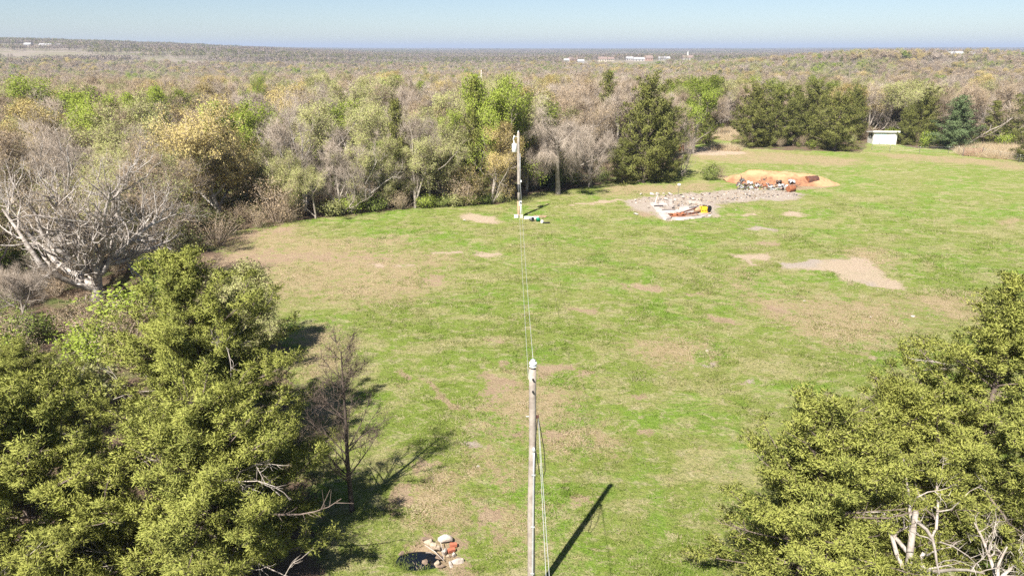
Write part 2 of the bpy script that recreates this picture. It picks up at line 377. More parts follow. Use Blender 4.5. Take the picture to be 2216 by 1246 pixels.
# ------------------------------------------------------------------ where the field is
FIELD_PX = [(700, 1246), (640, 900), (610, 720), (560, 610), (470, 545), (470, 506), (560, 494), (700, 470), (900, 450), (1080, 440), (1150, 418),
            (1230, 410), (1330, 392), (1440, 380), (1480, 348), (1490, 320), (1545, 298), (1572, 288), (1595, 300), (1605, 320), (1730, 326), (1868, 328),
            (1880, 310), (1935, 309), (1960, 318), (2060, 324), (2120, 322), (2216, 322)]
FIELD = [G(*p) for p in FIELD_PX] + [(120, 128), (130, 60), (60, 2), (-7, 2)]
FIELD = np.array(FIELD)
def inside(x, y, poly=FIELD):
    x = np.asarray(x, float); y = np.asarray(y, float); r = np.zeros(x.shape, bool)
    k = len(poly)
    for i in range(k):
        x0, y0 = poly[i]; x1, y1 = poly[(i + 1) % k]
        cnd = ((y0 > y) != (y1 > y)) & (x < (x1 - x0) * (y - y0) / ((y1 - y0) if y1 != y0 else 1e-9) + x0)
        r ^= cnd
    return r
def poly_dist(x, y, poly):
    x = np.asarray(x, float); y = np.asarray(y, float); d = np.full(x.shape, 1e9); k = len(poly)
    for i in range(k):
        a = poly[i]; e = poly[(i + 1) % k] - a; L = (e ** 2).sum() + 1e-9
        t = np.clip(((x - a[0]) * e[0] + (y - a[1]) * e[1]) / L, 0, 1)
        d = np.minimum(d, np.hypot(x - a[0] - t * e[0], y - a[1] - t * e[1]))
    return d

# bare earth, dry grass, ash: outlines of the marks on the ground (kind, softness in metres, outline)
def ell(cx, cy, rx, ry, rot=0.0):
    """an ellipse on the ground given where it is seen and its half-axes in picture pixels"""
    return np.array([G(cx + rx * math.cos(q) * math.cos(rot) - ry * math.sin(q) * math.sin(rot), cy + rx * math.cos(q) * math.sin(rot) + ry * math.sin(q) * math.cos(rot)) for q in np.linspace(0, 2 * pi, 14)[:-1]])
def pp(*p): return np.array([G(*q) for q in p])
MARKS = [
    ('bare', 0.5, pp((1700, 570), (1770, 568), (1800, 560), (1870, 558), (1905, 578), (1915, 598), (1970, 628), (1935, 630), (1880, 622), (1835, 608), (1800, 588), (1740, 584), (1690, 582)), 'sand'),
    ('bare', 0.4, pp((1583, 550), (1655, 548), (1670, 564), (1640, 566), (1640, 577), (1625, 576), (1620, 566), (1590, 558)), 'sand'),
    ('bare', 0.4, pp((1690, 568), (1760, 562), (1810, 557), (1770, 576), (1700, 584)), 'ash'),
    ('bare', 0.5, pp((1870, 612), (1905, 612), (1900, 622), (1875, 622)), 'ash'),
    ('bare', 0.8, pp((1360, 430), (1430, 422), (1520, 416), (1600, 410), (1700, 410), (1745, 420), (1730, 432), (1640, 436), (1560, 442), (1545, 468), (1440, 478), (1415, 462), (1375, 455), (1350, 436)), 'ash'),
    ('bare', 0.3, pp((1225, 446), (1255, 438), (1320, 431), (1360, 430), (1330, 438), (1262, 444)), 'sand'),
    ('bare', 0.5, pp((1375, 445), (1415, 440), (1425, 465), (1395, 468), (1372, 462)), None),
    ('bare', 0.3, pp((1545, 462), (1560, 464), (1556, 470), (1530, 470)), 'sand'),
    ('bare', 0.3, pp((1140, 782), (1200, 784), (1245, 788), (1238, 798), (1200, 808), (1190, 818), (1160, 800)), None),
    ('bare', 0.25, pp((1065, 784), (1100, 788), (1115, 800), (1095, 802)), None),
    ('bare', 0.25, pp((872, 803), (900, 812), (930, 840), (960, 862), (985, 880), (960, 876), (925, 856), (905, 836), (885, 820)), None),
    ('bare', 0.4, pp((1230, 800), (1290, 806), (1300, 822), (1260, 822), (1240, 812)), None),
    ('bare', 0.3, pp((1020, 1090), (1060, 1096), (1108, 1105), (1098, 1130), (1080, 1148), (1040, 1180), (1028, 1160), (1045, 1130), (1030, 1110)), None),
    ('bare', 0.25, ell(1100, 1172, 16, 14), None), ('bare', 0.25, ell(1242, 1085, 18, 12), None), ('bare', 0.25, ell(1110, 928, 18, 8), None),
    ('bare', 0.25, ell(1192, 945, 22, 5), None), ('bare', 0.2, ell(1380, 936, 14, 5), None), ('bare', 0.3, ell(1385, 862, 30, 6), None),
    ('bare', 0.4, ell(945, 607, 26, 16), None), ('bare', 0.5, ell(1040, 473, 46, 9, 0.1), 'sand'), ('bare', 0.4, ell(1645, 495, 34, 5, 0.08), 'ash'),
    ('bare', 0.4, ell(1665, 526, 30, 5), None), ('bare', 0.3, ell(1622, 464, 30, 3), 'sand'), ('bare', 0.4, ell(1715, 464, 32, 6, 0.1), 'sand'),
    ('bare', 0.3, ell(975, 546, 44, 4), 'sand'), ('bare', 0.3, ell(1060, 551, 28, 4), 'sand'), ('bare', 0.4, ell(1400, 626, 40, 10, 0.15), None),
    ('bare', 0.4, ell(1260, 670, 30, 4, 0.2), None), ('bare', 0.3, ell(1075, 738, 20, 5), None), ('bare', 0.3, ell(1880, 772, 14, 7), 'sand'),
    ('bare', 0.3, ell(1520, 786, 26, 5), 'ash'), ('bare', 0.3, ell(1620, 825, 18, 5), 'ash'), ('bare', 0.3, ell(1560, 690, 40, 6, 0.3), None),
    ('bare', 0.4, ell(820, 574, 18, 5), 'sand'), ('bare', 0.4, ell(880, 575, 24, 5), 'sand'), ('bare', 0.3, ell(1690, 670, 40, 6, 0.25), None),
    ('bare', 0.4, ell(1070, 838, 40, 30), None), ('bare', 0.3, ell(1045, 965, 26, 10, 0.3), 'ash'), ('bare', 0.3, ell(1500, 640, 30, 4), None),
    ('bare', 0.3, ell(890, 1075, 30, 22), None), ('bare', 0.3, ell(915, 1000, 26, 12), None), ('bare', 0.5, ell(955, 1200, 70, 45), None),
    ('bare', 0.7, pp((1480, 322), (1540, 318), (1600, 324), (1620, 332), (1560, 338), (1490, 335)), 'sand'),
    ('bare', 0.5, pp((1555, 390), (1640, 404), (1740, 412), (1825, 402), (1800, 392), (1560, 380)), None),
    ('dry', 2.5, pp((430, 560), (520, 530), (700, 520), (860, 540), (1000, 545), (1010, 560), (940, 580), (980, 610), (900, 650), (760, 660), (640, 640), (520, 600)), None),
    ('bare', 1.6, pp((430, 562), (520, 542), (700, 546), (850, 550), (850, 562), (640, 568), (500, 590)), None),
    ('bare', 1.2, pp((470, 512), (560, 498), (640, 486), (640, 500), (560, 512), (500, 530)), None),
    ('dry', 2.5, pp((430, 540), (480, 505), (640, 490), (700, 520), (640, 560), (660, 640), (600, 660), (540, 600)), None),
    ('dry', 1.5, pp((640, 520), (760, 512), (900, 510), (890, 530), (760, 540), (640, 540)), None),
    ('dry', 2.0, pp((1960, 640), (2060, 630), (2140, 650), (2130, 700), (2060, 690), (1990, 670)), 'sand'),
    ('dry', 2.0, pp((1660, 560), (1600, 600), (1640, 640), (1800, 640), (1960, 650), (1980, 690), (1900, 760), (1760, 740), (1640, 680), (1560, 600)), None),
    ('dry', 2.0, pp((1480, 320), (1700, 330), (1880, 345), (1840, 360), (1600, 352), (1500, 345)), None),
    ('dry', 1.5, pp((1870, 330), (2000, 335), (2216, 352), (2216, 372), (2100, 355), (1980, 350)), None),
    ('dry', 1.5, pp((1300, 400), (1560, 396), (1540, 415), (1400, 420), (1300, 425)), None),
    ('dry', 1.5, ell(1140, 880, 120, 60), None), ('dry', 1.5, ell(1450, 760, 90, 30), None), ('dry', 1.0, ell(1250, 950, 80, 40), None),
    ('dry', 1.2, ell(690, 760, 60, 60), None), ('dry', 1.2, ell(700, 880, 50, 50), None), ('dry', 1.0, ell(2190, 480, 30, 8), 'sand'), ('dry', 1.5, ell(1880, 560, 60, 25), None),
    ('dry', 1.0, ell(950, 1090, 60, 80), None), ('dry', 1.0, ell(1070, 1010, 60, 40), None), ('dry', 1.2, ell(1130, 1140, 60, 60), None),
]

# ------------------------------------------------------------------ the ground: one sheet from under the camera to the horizon
def make_ground():
    az = np.concatenate([np.arange(-180, -46, 4.0), np.arange(-46, 46, 0.26), np.arange(46, 180, 4.0)])
    rad = [6.0]
    while rad[-1] < 15: rad.append(rad[-1] * 1.08)
    while rad[-1] < 230: rad.append(rad[-1] * 1.0115)
    while rad[-1] < 16000: rad.append(rad[-1] * 1.035)
    rad = np.array(rad); na, nr = len(az), len(rad)
    A, RR = np.meshgrid(np.radians(az), rad)
    X = RR * np.sin(A); Y = RR * np.cos(A); x = X.ravel(); y = Y.ravel()
    z = terrain(x, y)
    near = np.hypot(x, y) < 230
    at = {k: np.zeros(len(x)) for k in ('bare', 'dry', 'litter', 'sand', 'ash', 'far')}
    xn, yn = x[near], y[near]
    jx = xn + 2.0 * (fbm(xn / 1.6, yn / 1.6, 3) - 0.5); jy = yn + 2.0 * (fbm(xn / 1.6 + 40, yn / 1.6 + 7, 3) - 0.5)
    for kind, soft, poly, tone in MARKS:
        lo = poly.min(0) - 4; hi = poly.max(0) + 4
        w = (jx > lo[0]) & (jx < hi[0]) & (jy > lo[1]) & (jy < hi[1])
        if not w.any(): continue
        sd_ = poly_dist(jx[w], jy[w], poly) * np.where(inside(jx[w], jy[w], poly), 1, -1)
        v = np.clip(0.5 + sd_ / (2 * soft), 0, 1) * np.clip(0.32 + 1.0 * fbm(jx[w] / 0.8, jy[w] / 0.8, 4) + (0.16 if tone else 0.2 if soft <= 0.3 else 0), 0, 1)
        idx = np.where(near)[0][w]
        at[kind][idx] = np.maximum(at[kind][idx], v)
        if tone: at[tone][idx] = np.maximum(at[tone][idx], np.clip(v * 1.6 - 0.2, 0, 1))
    ins = inside(jx, jy); dist = poly_dist(jx, jy, FIELD)
    at['litter'][near] = np.where(ins, np.clip(0.5 - dist / 2.0, 0, 1), np.clip(0.5 + dist / 2.0, 0, 1))
    at['litter'][~near] = 1.0
    # earth turned up below the two front trees and a dip for the water pit
    px, py = G(905, 1205); dd = np.hypot((x - px) / 0.95, (y - py) / 0.62); z = z - 0.34 * (1 - sstep(0.55, 1.15, dd))
    at['far'] = sstep(300, 1500, np.hypot(x, y))
    V = np.concatenate([np.stack([x, y, z], 1), [[0, 0, 0.0]]])
    i, j = np.meshgrid(np.arange(nr - 1), np.arange(na), indexing='ij')
    j2 = (j + 1) % na
    Q = np.stack([i * na + j, i * na + j2, (i + 1) * na + j2, (i + 1) * na + j], -1).reshape(-1, 4)[:, ::-1]
    tri = [(len(V) - 1, (k + 1) % na, k) for k in range(na)]
    Q = np.concatenate([np.stack([Q[:, 0], Q[:, 1], Q[:, 2]], 1), np.stack([Q[:, 0], Q[:, 2], Q[:, 3]], 1), np.array(tri)])
    me = tri_mesh('ground', V, Q, M['ground'])
    me.polygons.foreach_set('use_smooth', np.ones(len(Q), dtype=bool))
    for k, v in at.items():
        a = me.attributes.new(k, 'FLOAT', 'POINT'); a.data.foreach_set('value', np.append(v, 0).astype(np.float32))
    o = link('ground', me); o['kind'] = 'structure'
    return x[near], y[near], {k: v[near] for k, v in at.items()}
GX, GY, GA = make_ground()

# ------------------------------------------------------------------ tree builders
def unit(v): return v / (np.linalg.norm(v, axis=-1, keepdims=True) + 1e-9)

class Wood:
    def __init__(s): s.p = []; s.q = []; s.r = []; s.t = []; s.lv = []; s.anchor = []; s.ad = []
    def branch(s, rg, p, d, L, r, lv, P):
        k = P['segs'][lv]; st = L / k
        p = np.array(p, float); d = np.array(d, float)
        r_end = r * P.get('tip', [0.55, 0.35, 0.3, 0.3])[lv]
        for i in range(k):
            d = d + rg.normal(0, P['wob'][lv], 3); d[2] += P['up'][lv]; d /= np.linalg.norm(d)
            q = p + d * st
            a = r + (r_end - r) * i / k; b = r + (r_end - r) * (i + 1) / k
            s.p.append(p); s.q.append(q); s.r.append(a); s.t.append(b); s.lv.append(lv)
            f = (i + 1) / k
            if lv < P['max']:
                if f >= P['start'][lv]:
                    nc = rg.poisson(P['kids'][lv])
                    if i == k - 1: nc = max(nc, 2)
                    for _ in range(nc):
                        side = rg.normal(size=3); side -= d * (side @ d); side /= np.linalg.norm(side) + 1e-9
                        an = R(P['ang'][lv]) * rg.uniform(0.7, 1.3)
                        nd = d * math.cos(an) + side * math.sin(an)
                        LL = L * P['len'][lv] * rg.uniform(0.6, 1.15) * (1.15 - P.get('fall', 0.5) * f)
                        s.branch(rg, p + (q - p) * rg.random(), nd, LL, max(b * P['rad'][lv], 0.012), lv + 1, P)
            else:
                s.anchor.append(q); s.ad.append(d)
            p = q
        if lv >= P['max'] - 1: s.anchor.append(p); s.ad.append(d)

def tubes(P0, P1, r0, r1, n):
    """one n-sided prism for each segment"""
    d = unit(P1 - P0); ref = np.where(np.abs(d[:, 2:3]) < 0.9, np.array([[0, 0, 1.0]]), np.array([[1.0, 0, 0]]))
    a = unit(np.cross(d, ref)); b = np.cross(d, a)
    q = 2 * pi * np.arange(n) / n
    ring = a[:, None, :] * np.cos(q)[None, :, None] + b[:, None, :] * np.sin(q)[None, :, None]
    A = P0[:, None] + ring * r0[:, None, None]; B = P1[:, None] + ring * r1[:, None, None]
    V = np.concatenate([A, B], 1).reshape(-1, 3); N = np.concatenate([ring, ring], 1).reshape(-1, 3)
    j = np.arange(n); j2 = (j + 1) % n
    f = np.concatenate([np.stack([j, j2, j2 + n], 1), np.stack([j, j2 + n, j + n], 1)])
    F = (f[None] + (np.arange(len(P0)) * 2 * n)[:, None, None]).reshape(-1, 3)
    return V, F, N

def sprays(rg, p, d, L, w, bend=None):
    """thin triangles from base points p along d"""
    side = unit(np.cross(d, rg.normal(size=d.shape)))
    a = p + side * (w / 2)[:, None]; b = p - side * (w / 2)[:, None]; t = p + d * L[:, None]
    V = np.stack([a, b, t], 1).reshape(-1, 3); F = np.arange(len(p) * 3).reshape(-1, 3)
    return V, F

def leaves(rg, p, s):
    """small four-cornered leaf clusters"""
    u = unit(rg.normal(size=p.shape)); v = unit(np.cross(u, rg.normal(size=p.shape)))
    k = s[:, None]
    V = np.stack([p - u * k, p + v * k * 0.55, p + u * k, p - v * k * 0.55], 1).reshape(-1, 3)
    i = np.arange(len(p))[:, None] * 4
    F = np.concatenate([i + np.array([[0, 1, 2]]), i + np.array([[0, 2, 3]])], 0)
    return V, F

def orient(V, F, N):
    """turn the triangles so that they face the way their clump faces"""
    g = np.cross(V[F[:, 1]] - V[F[:, 0]], V[F[:, 2]] - V[F[:, 0]])
    flip = (g * N[F[:, 0]]).sum(1) < 0
    F = F.copy(); F[flip] = F[flip][:, ::-1]
    return F, unit(np.where(flip[:, None], -g, g))

class Acc:
    def __init__(s): s.V = []; s.F = []; s.N = []; s.m = []; s.n = 0
    def add(s, V, F, N, mi):
        s.V.append(V); s.F.append(F + s.n); s.N.append(N); s.m.append(np.full(len(F), mi)); s.n += len(V)
    def mesh(s, name, mats):
        return tri_mesh(name, np.concatenate(s.V), np.concatenate(s.F), mats, np.concatenate(s.m), np.concatenate(s.N))

OAK = dict(trunk=0.36, segs=[5, 7, 6, 5], wob=[0.06, 0.17, 0.22, 0.26], up=[0.05, 0.03, 0.06, 0.08], start=[0.2, 0.25, 0.2, 0], kids=[1.7, 1.2, 1.25, 0],
           ang=[52, 48, 45, 40], len=[1.1, 0.55, 0.5, 0.4], rad=[0.68, 0.66, 0.62, 0.5], max=3)
def deciduous(seed, h, mats, wood=None, twigs=(3, 0.75, 0.018), leaf=None, P=OAK, trunk_r=None, droop=0.0, lean=(0, 0), boxy=None):
    """-> trunk mesh (trunk and limbs), crown mesh (branches, twigs, buds or leaves); mats = wood, twig, leaf"""
    rg = np.random.default_rng(seed)
    w = Wood(); tr = trunk_r or h * 0.02
    P = dict(P)
    w.branch(rg, (0, 0, -0.25), unit(np.array([lean[0], lean[1], 1.0])), h * P.get('trunk', 0.46), tr, 0, P)
    p0 = np.array(w.p); p1 = np.array(w.q); r0 = np.array(w.r); r1 = np.array(w.t); lv = np.array(w.lv)
    an = np.array(w.anchor); ad = np.array(w.ad)
    k = h / max(an[:, 2].max(), 1e-3)                       # bring the tree to its height
    sc = np.array([k if boxy is None else boxy * h / np.abs(an[:, :2]).max(), k if boxy is None else boxy * h / np.abs(an[:, :2]).max(), k])
    p0, p1, an = p0 * sc, p1 * sc, an * sc
    ctr = np.array([0, 0, h * 0.45])
    T = Acc(); K = Acc()
    for a, msk, n in ((T, lv == 0, 8), (T, lv == 1, 6), (K, lv == 2, 4), (K, lv == 3, 3)):
        if msk.any(): V, F, N = tubes(p0[msk], p1[msk], r0[msk], r1[msk], n); a.add(V, F, N, 0)
    nt, tl, tw = twigs
    if nt:
        q = np.repeat(an, nt, 0); dd = np.repeat(ad, nt, 0)
        q = q + rg.normal(0, 0.12, q.shape)
        dd = unit(dd + rg.normal(0, 0.7, dd.shape) + np.array([0, 0, 0.25 - droop]))
        L = tl * rg.uniform(0.5, 1.3, len(q))
        V, F = sprays(rg, q, dd, L, np.full(len(q), tw))
        N = np.repeat(unit(unit(q - ctr) + 0.5 * rg.normal(size=q.shape) + np.array([0, 0, 0.3])), 3, 0)
        F, gnm = orient(V, F, N); K.add(V, F, unit(N + 0.6 * np.repeat(gnm, 3, 0)), 1)
        tips = q + dd * L[:, None] * rg.uniform(0.4, 1.0, (len(q), 1))
    if leaf:
        nl, ls, sp = leaf
        q = np.repeat(tips, nl, 0) + rg.normal(0, sp, (len(tips) * nl, 3))
        s_ = ls * rg.uniform(0.6, 1.4, len(q))
        V, F = leaves(rg, q, s_)
        N = np.repeat(unit(unit(q - ctr) + 0.5 * rg.normal(size=q.shape) + np.array([0, 0, 0.35])), 4, 0)
        F, gnm = orient(V, F, N)
        K.add(V, F, N, 2)
    return T.mesh('trunk', mats[0]), K.mesh('crown', list(mats) if leaf else list(mats[:2]))

def cedar(seed, h, r, mats, nb=75, clump=26, ls=(0.15, 0.30), lw=0.075, base=0.06, dead=0, step=0.36, spread=0.2, top=0.75, gapc=0.3, gap=0.0, trunk_r=None):
    """juniper: trunk, whorled boughs, sprays of scale leaves in clumps; mats = bark, foliage, dead wood"""
    rg = np.random.default_rng(seed)
    T = Acc(); K = Acc(); segs = []; cl = []; cd = []
    zz = np.linspace(0, 1, 9); bend = rg.normal(0, 0.02 * h, 2)
    axis = lambda t: np.array([bend[0] * math.sin(t * 2.2), bend[1] * math.sin(t * 2.5), h * t])
    tp = np.array([axis(t) for t in zz]); tp[0, 2] = -0.2; trr = (trunk_r or 0.022 * h) * (1 - zz * 0.93)
    V, F, N = tubes(tp[:-1], tp[1:], trr[:-1], trr[1:], 8); T.add(V, F, N, 0)
    tops = [(axis, 1.0, r)]
    for i in range(nb):
        t = base + (1 - base) * ((i + rg.random()) / nb) ** 1.15
        if t > 0.985: t = 0.985
        prof = min(1.0, 0.62 + t / 0.16 * 0.38) * (1 - t) ** top / (0.84 ** top) * (1.0 if t < .9 else 1.15)
        L = r * min(prof, 1.0) * rg.uniform(0.5, 1.12) + 0.12
        a = i * 2.39996 + rg.normal(0, 0.35)
        el = R(2 + 48 * t + rg.normal(0, 9))
        d = np.array([math.cos(a) * math.cos(el), math.sin(a) * math.cos(el), math.sin(el)])
        p = axis(t); k = max(3, int(L / 0.5)); st = L / k; rb = 0.012 + 0.012 * L
        isdead = rg.random() < gap
        for j in range(k):
            d = unit(d + rg.normal(0, 0.10, 3) + np.array([0, 0, 0.03 if j < k * 0.6 else 0.10]))
            q = p + d * st; f = (j + 1) / k
            segs.append((p, q, rb * (1 - 0.85 * (f - 1 / k)), rb * (1 - 0.85 * f)))
            if f > 0.22 and not isdead:
                ns = max(1, int(round(st / step * 1.5 + rg.random() - 0.5)))
                for _ in range(ns):
                    side = rg.normal(size=3); side -= d * (side @ d); side[2] *= 0.5; side = unit(side)
                    sdv = unit(d * rg.uniform(0.5, 1.1) + side); sl = min((0.28 + 0.30 * L * (1.1 - f)) * rg.uniform(0.5, 1.2), 1.3)
                    b0 = p + (q - p) * rg.random(); e = b0 + sdv * sl + np.array([0, 0, 0.16 * sl])
                    segs.append((b0, e, 0.011, 0.004))
                    nc = max(2, int(sl / gapc + rg.random()))
                    for c_ in range(nc):
                        g_ = 0.25 + 0.75 * (c_ + rg.random()) / nc
                        cl.append(b0 + (e - b0) * g_); cd.append(sdv)
            elif isdead:
                for _ in range(3):
                    side = unit(rg.normal(size=3)); b0 = p + (q - p) * rg.random(); segs.append((b0, b0 + unit(d + side) * rg.uniform(0.2, 0.7), 0.012, 0.004))
            p = q
        if not isdead:
            for _ in range(2): cl.append(p + rg.normal(0, 0.06, 3)); cd.append(d)
    cl.append(axis(1.0)); cd.append(np.array([0, 0, 1.0]))
    cl = np.array(cl); cd = np.array(cd)
    s0 = np.array([x[0] for x in segs]); s1 = np.array([x[1] for x in segs]); sr = np.array([x[2] for x in segs]); st_ = np.array([x[3] for x in segs])
    V, F, N = tubes(s0, s1, sr, st_, 3); K.add(V, F, N, 0)
    cn = unit(unit(cl - np.array([0, 0, h * 0.35])) * 0.8 + cd * 0.3 + np.array([0, 0, 0.45]))
    csz = rg.uniform(0.7, 1.35, len(cl))
    q = np.repeat(cl, clump, 0); off = rg.normal(0, 1, q.shape) * np.repeat(csz, clump)[:, None] * spread * np.array([1, 1, 0.6])
    N = np.repeat(cn, clump, 0)
    dd = unit(unit(off) * 0.9 + N * 0.35 + 0.5 * rg.normal(size=q.shape) + np.array([0, 0, 0.1]))
    L = rg.uniform(ls[0], ls[1], len(q)); wd = lw * rg.uniform(0.7, 1.3, len(q))
    V, F = sprays(rg, q + off, dd, L, wd)
    N3 = np.repeat(unit(N * 0.7 + unit(off) * 0.55 + 0.25 * rg.normal(size=q.shape)), 3, 0)
    F, gnm = orient(V, F, N3); K.add(V, F, unit(N3 + 0.35 * np.repeat(gnm, 3, 0)), 1)
    if dead:
        for _ in range(dead):
            t = rg.uniform(0.15, 0.75); a = rg.uniform(0, 2 * pi); L = r * (1 - t) ** 0.6 * rg.uniform(0.8, 1.05)
            d = np.array([math.cos(a), math.sin(a), rg.uniform(-0.1, 0.35)]); p = axis(t); S_ = []
            def grow(p, d, L, rr, lvl):
                k = 4
                for i in range(k):
                    d = unit(d + rg.normal(0, 0.16, 3)); q_ = p + d * L / k; S_.append((p, q_, rr * (1 - i / k * .7), rr * (1 - (i + 1) / k * .7)))
                    if lvl < 2 and i > 0:
                        for _ in range(2): grow(p, unit(d + unit(rg.normal(size=3)) * 0.9), L * rg.uniform(0.25, 0.45), rr * 0.5, lvl + 1)
                    p = q_
            grow(p, d, L, 0.035, 0)
            V, F, N = tubes(np.array([x[0] for x in S_]), np.array([x[1] for x in S_]), np.array([x[2] for x in S_]), np.array([x[3] for x in S_]), 4); K.add(V, F, N, 2)
    return T.mesh('trunk', mats[0]), K.mesh('crown', list(mats))

def bush(seed, h, r, mats, n=420, ls=0.09, stems=26):
    """many-stemmed shrub; mats = stem, leaf"""
    rg = np.random.default_rng(seed); T = Acc(); K = Acc()
    a = rg.uniform(0, 2 * pi, stems); sp = rg.uniform(0.1, 1.0, stems) ** 0.7 * r; hh = h * rg.uniform(0.6, 1.05, stems) * (1.05 - 0.45 * (sp / r) ** 2)
    p0 = np.stack([np.cos(a) * sp * 0.15, np.sin(a) * sp * 0.15, np.full(stems, -0.05)], 1); p2 = np.stack([np.cos(a) * sp, np.sin(a) * sp, hh], 1)
    p1 = (p0 + p2) / 2 + np.stack([np.cos(a) * sp * 0.05, np.sin(a) * sp * 0.05, hh * 0.14], 1) + rg.normal(0, 0.05 * r, (stems, 3))
    for A, B, ra, rb in ((p0, p1, 0.02, 0.013), (p1, p2, 0.013, 0.004)):
        V, F, N = tubes(A, B, np.full(stems, ra), np.full(stems, rb), 3); T.add(V, F, N, 0)
    i = rg.integers(0, stems, n); t = rg.uniform(0.25, 1.0, n)[:, None]
    q = np.where(t < 0.5, p0[i] + (p1[i] - p0[i]) * t * 2, p1[i] + (p2[i] - p1[i]) * (t * 2 - 1)) + rg.normal(0, 0.13 * r, (n, 3)); q[:, 2] = np.maximum(q[:, 2], 0.05)
    V, F = sprays(rg, q, unit(rg.normal(size=q.shape) + np.array([0, 0, 0.5])), rg.uniform(0.2, 0.5, n) * max(0.5, h / 3), np.full(n, 0.015))
    N = np.repeat(unit(q - np.array([0, 0, h * 0.3])), 3, 0); F, _ = orient(V, F, N); K.add(V, F, N, 0)
    q = np.repeat(q, 6, 0) + rg.normal(0, 0.1 * r, (n * 6, 3)); V, F = leaves(rg, q, ls * rg.uniform(0.6, 1.4, len(q)))
    N = np.repeat(unit(unit(q - np.array([0, 0, h * 0.3])) + 0.5 * rg.normal(size=q.shape) + np.array([0, 0, 0.3])), 4, 0); F, _ = orient(V, F, N); K.add(V, F, N, 1)
    return T.mesh('stems', mats[0]), K.mesh('foliage', list(mats))

BARE = dict(OAK, up=[0.05, 0.06, 0.09, 0.1], ang=[45, 42, 42, 40])
TALL = dict(OAK, up=[0.1, 0.12, 0.12, 0.12], ang=[34, 36, 38, 38], start=[0.2, 0.2, 0.2, 0], kids=[1.9, 1.1, 1.1, 0])
DROOP = dict(OAK, up=[0.05, -0.05, -0.10, -0.12], ang=[55, 45, 40, 38], kids=[2.2, 1.3, 1.2, 0])

PROTO = {}      # kind -> list of (trunk mesh, crown mesh, built height)
def proto(kind, n, fn):
    PROTO[kind] = [fn(i) + (10.0,) for i in range(n)]
proto('bare', 4, lambda i: deciduous(100 + i, 10, (M['bark_grey'], M['twig_grey'], None), twigs=(4, 0.8, 0.014), P=[BARE, TALL][i % 2]))
proto('white', 2, lambda i: deciduous(120 + i, 10, (M['bark_pale'], M['twig_grey'], None), twigs=(3, 0.75, 0.013), P=[TALL, BARE][i % 2]))
proto('tan', 3, lambda i: deciduous(140 + i, 10, (M['bark_grey'], M['twig_tan'], M['bud_tan']), twigs=(4, 0.75, 0.013), leaf=(1, 0.05, 0.10), P=BARE))
proto('gold', 2, lambda i: deciduous(160 + i, 10, (M['bark_grey'], M['twig_tan'], M['bud_gold']), twigs=(3, 0.7, 0.013), leaf=(3, 0.065, 0.15), P=OAK))
proto('pale', 2, lambda i: deciduous(180 + i, 10, (M['bark_grey'], M['twig_tan'], M['leaf_pale']), twigs=(3, 0.7, 0.013), leaf=(2, 0.07, 0.15), P=[BARE, TALL][i % 2]))
proto('green', 2, lambda i: deciduous(200 + i, 10, (M['bark_grey'], M['twig_tan'], M['leaf_bright']), twigs=(3, 0.6, 0.013), leaf=(4, 0.08, 0.2), P=TALL))
proto('cedar', 3, lambda i: cedar(220 + i, 10, 3.6, (M['bark_brown'], M['cedar_dark'], M['dead_wood']), nb=70, clump=12, ls=(0.14, 0.3), lw=0.10, base=0.03, step=0.5, gapc=0.24, spread=0.17, top=0.62))
proto('spruce', 1, lambda i: cedar(240 + i, 10, 4.2, (M['bark_brown'], M['cedar_blue'], M['dead_wood']), nb=80, clump=12, ls=(0.14, 0.3), lw=0.10, base=0.02, step=0.45, gapc=0.24, spread=0.17, top=0.7))
proto('round', 2, lambda i: cedar(250 + i, 10, 5.6, (M['bark_brown'], M['cedar_dark'], M['dead_wood']), nb=84, clump=12, ls=(0.14, 0.3), lw=0.10, base=0.015, step=0.5, gapc=0.24, spread=0.17, top=0.36))
PROTO['shrub'] = [bush(260 + i, 2.0, 1.5, (M['bark_grey'], [M['leaf_green'], M['leaf_pale'], M['leaf_bright']][i]), n=380, ls=0.075) + (2.0,) for i in range(3)]
PROTO['brush'] = [bush(270 + i, 2.2, 1.6, (M['twig_tan'], M['bud_tan']), n=420, ls=0.03, stems=40) + (2.2,) for i in range(2)]

NAMES = dict(bare='bare_tree', white='bare_tree', tan='budding_tree', gold='budding_oak_tree', pale='leafing_tree', green='leafy_tree', cedar='cedar_tree', round='cedar_tree', spruce='cedar_tree', shrub='shrub', brush='shrub')
CATS = dict(shrub='shrub', brush='shrub')
PLACED = []
def plant(kind, x, y, h, label, width=1.0, group=None, var=None, name=None, rz=None, z=None):
    v = PROTO[kind]; var = (len(PLACED) if var is None else var) % len(v)
    tm, cm, h0 = v[var]
    zz = float(terrain(x, y)) if z is None else z
    o = thing(name or NAMES[kind], label, CATS.get(kind, 'tree'), (x, y, zz), rng.uniform(0, 2 * pi) if rz is None else rz, group)
    s = h / h0; o.scale = (s * width, s * width, s)
    parts = ('stems', 'foliage') if kind in ('shrub', 'brush') else ('trunk', 'crown')
    link(parts[0], tm, o); link(parts[1], cm, o)
    PLACED.append((x, y, h * 0.3 * width))
    return o

def own(name, meshes, parts, label, x, y, rz=0.0, group=None, cat='tree', rad=3.0):
    o = thing(name, label, cat, (x, y, float(terrain(x, y))), rz, group)
    for me, pn in zip(meshes, parts): link(pn, me, o)
    PLACED.append((x, y, rad)); return o

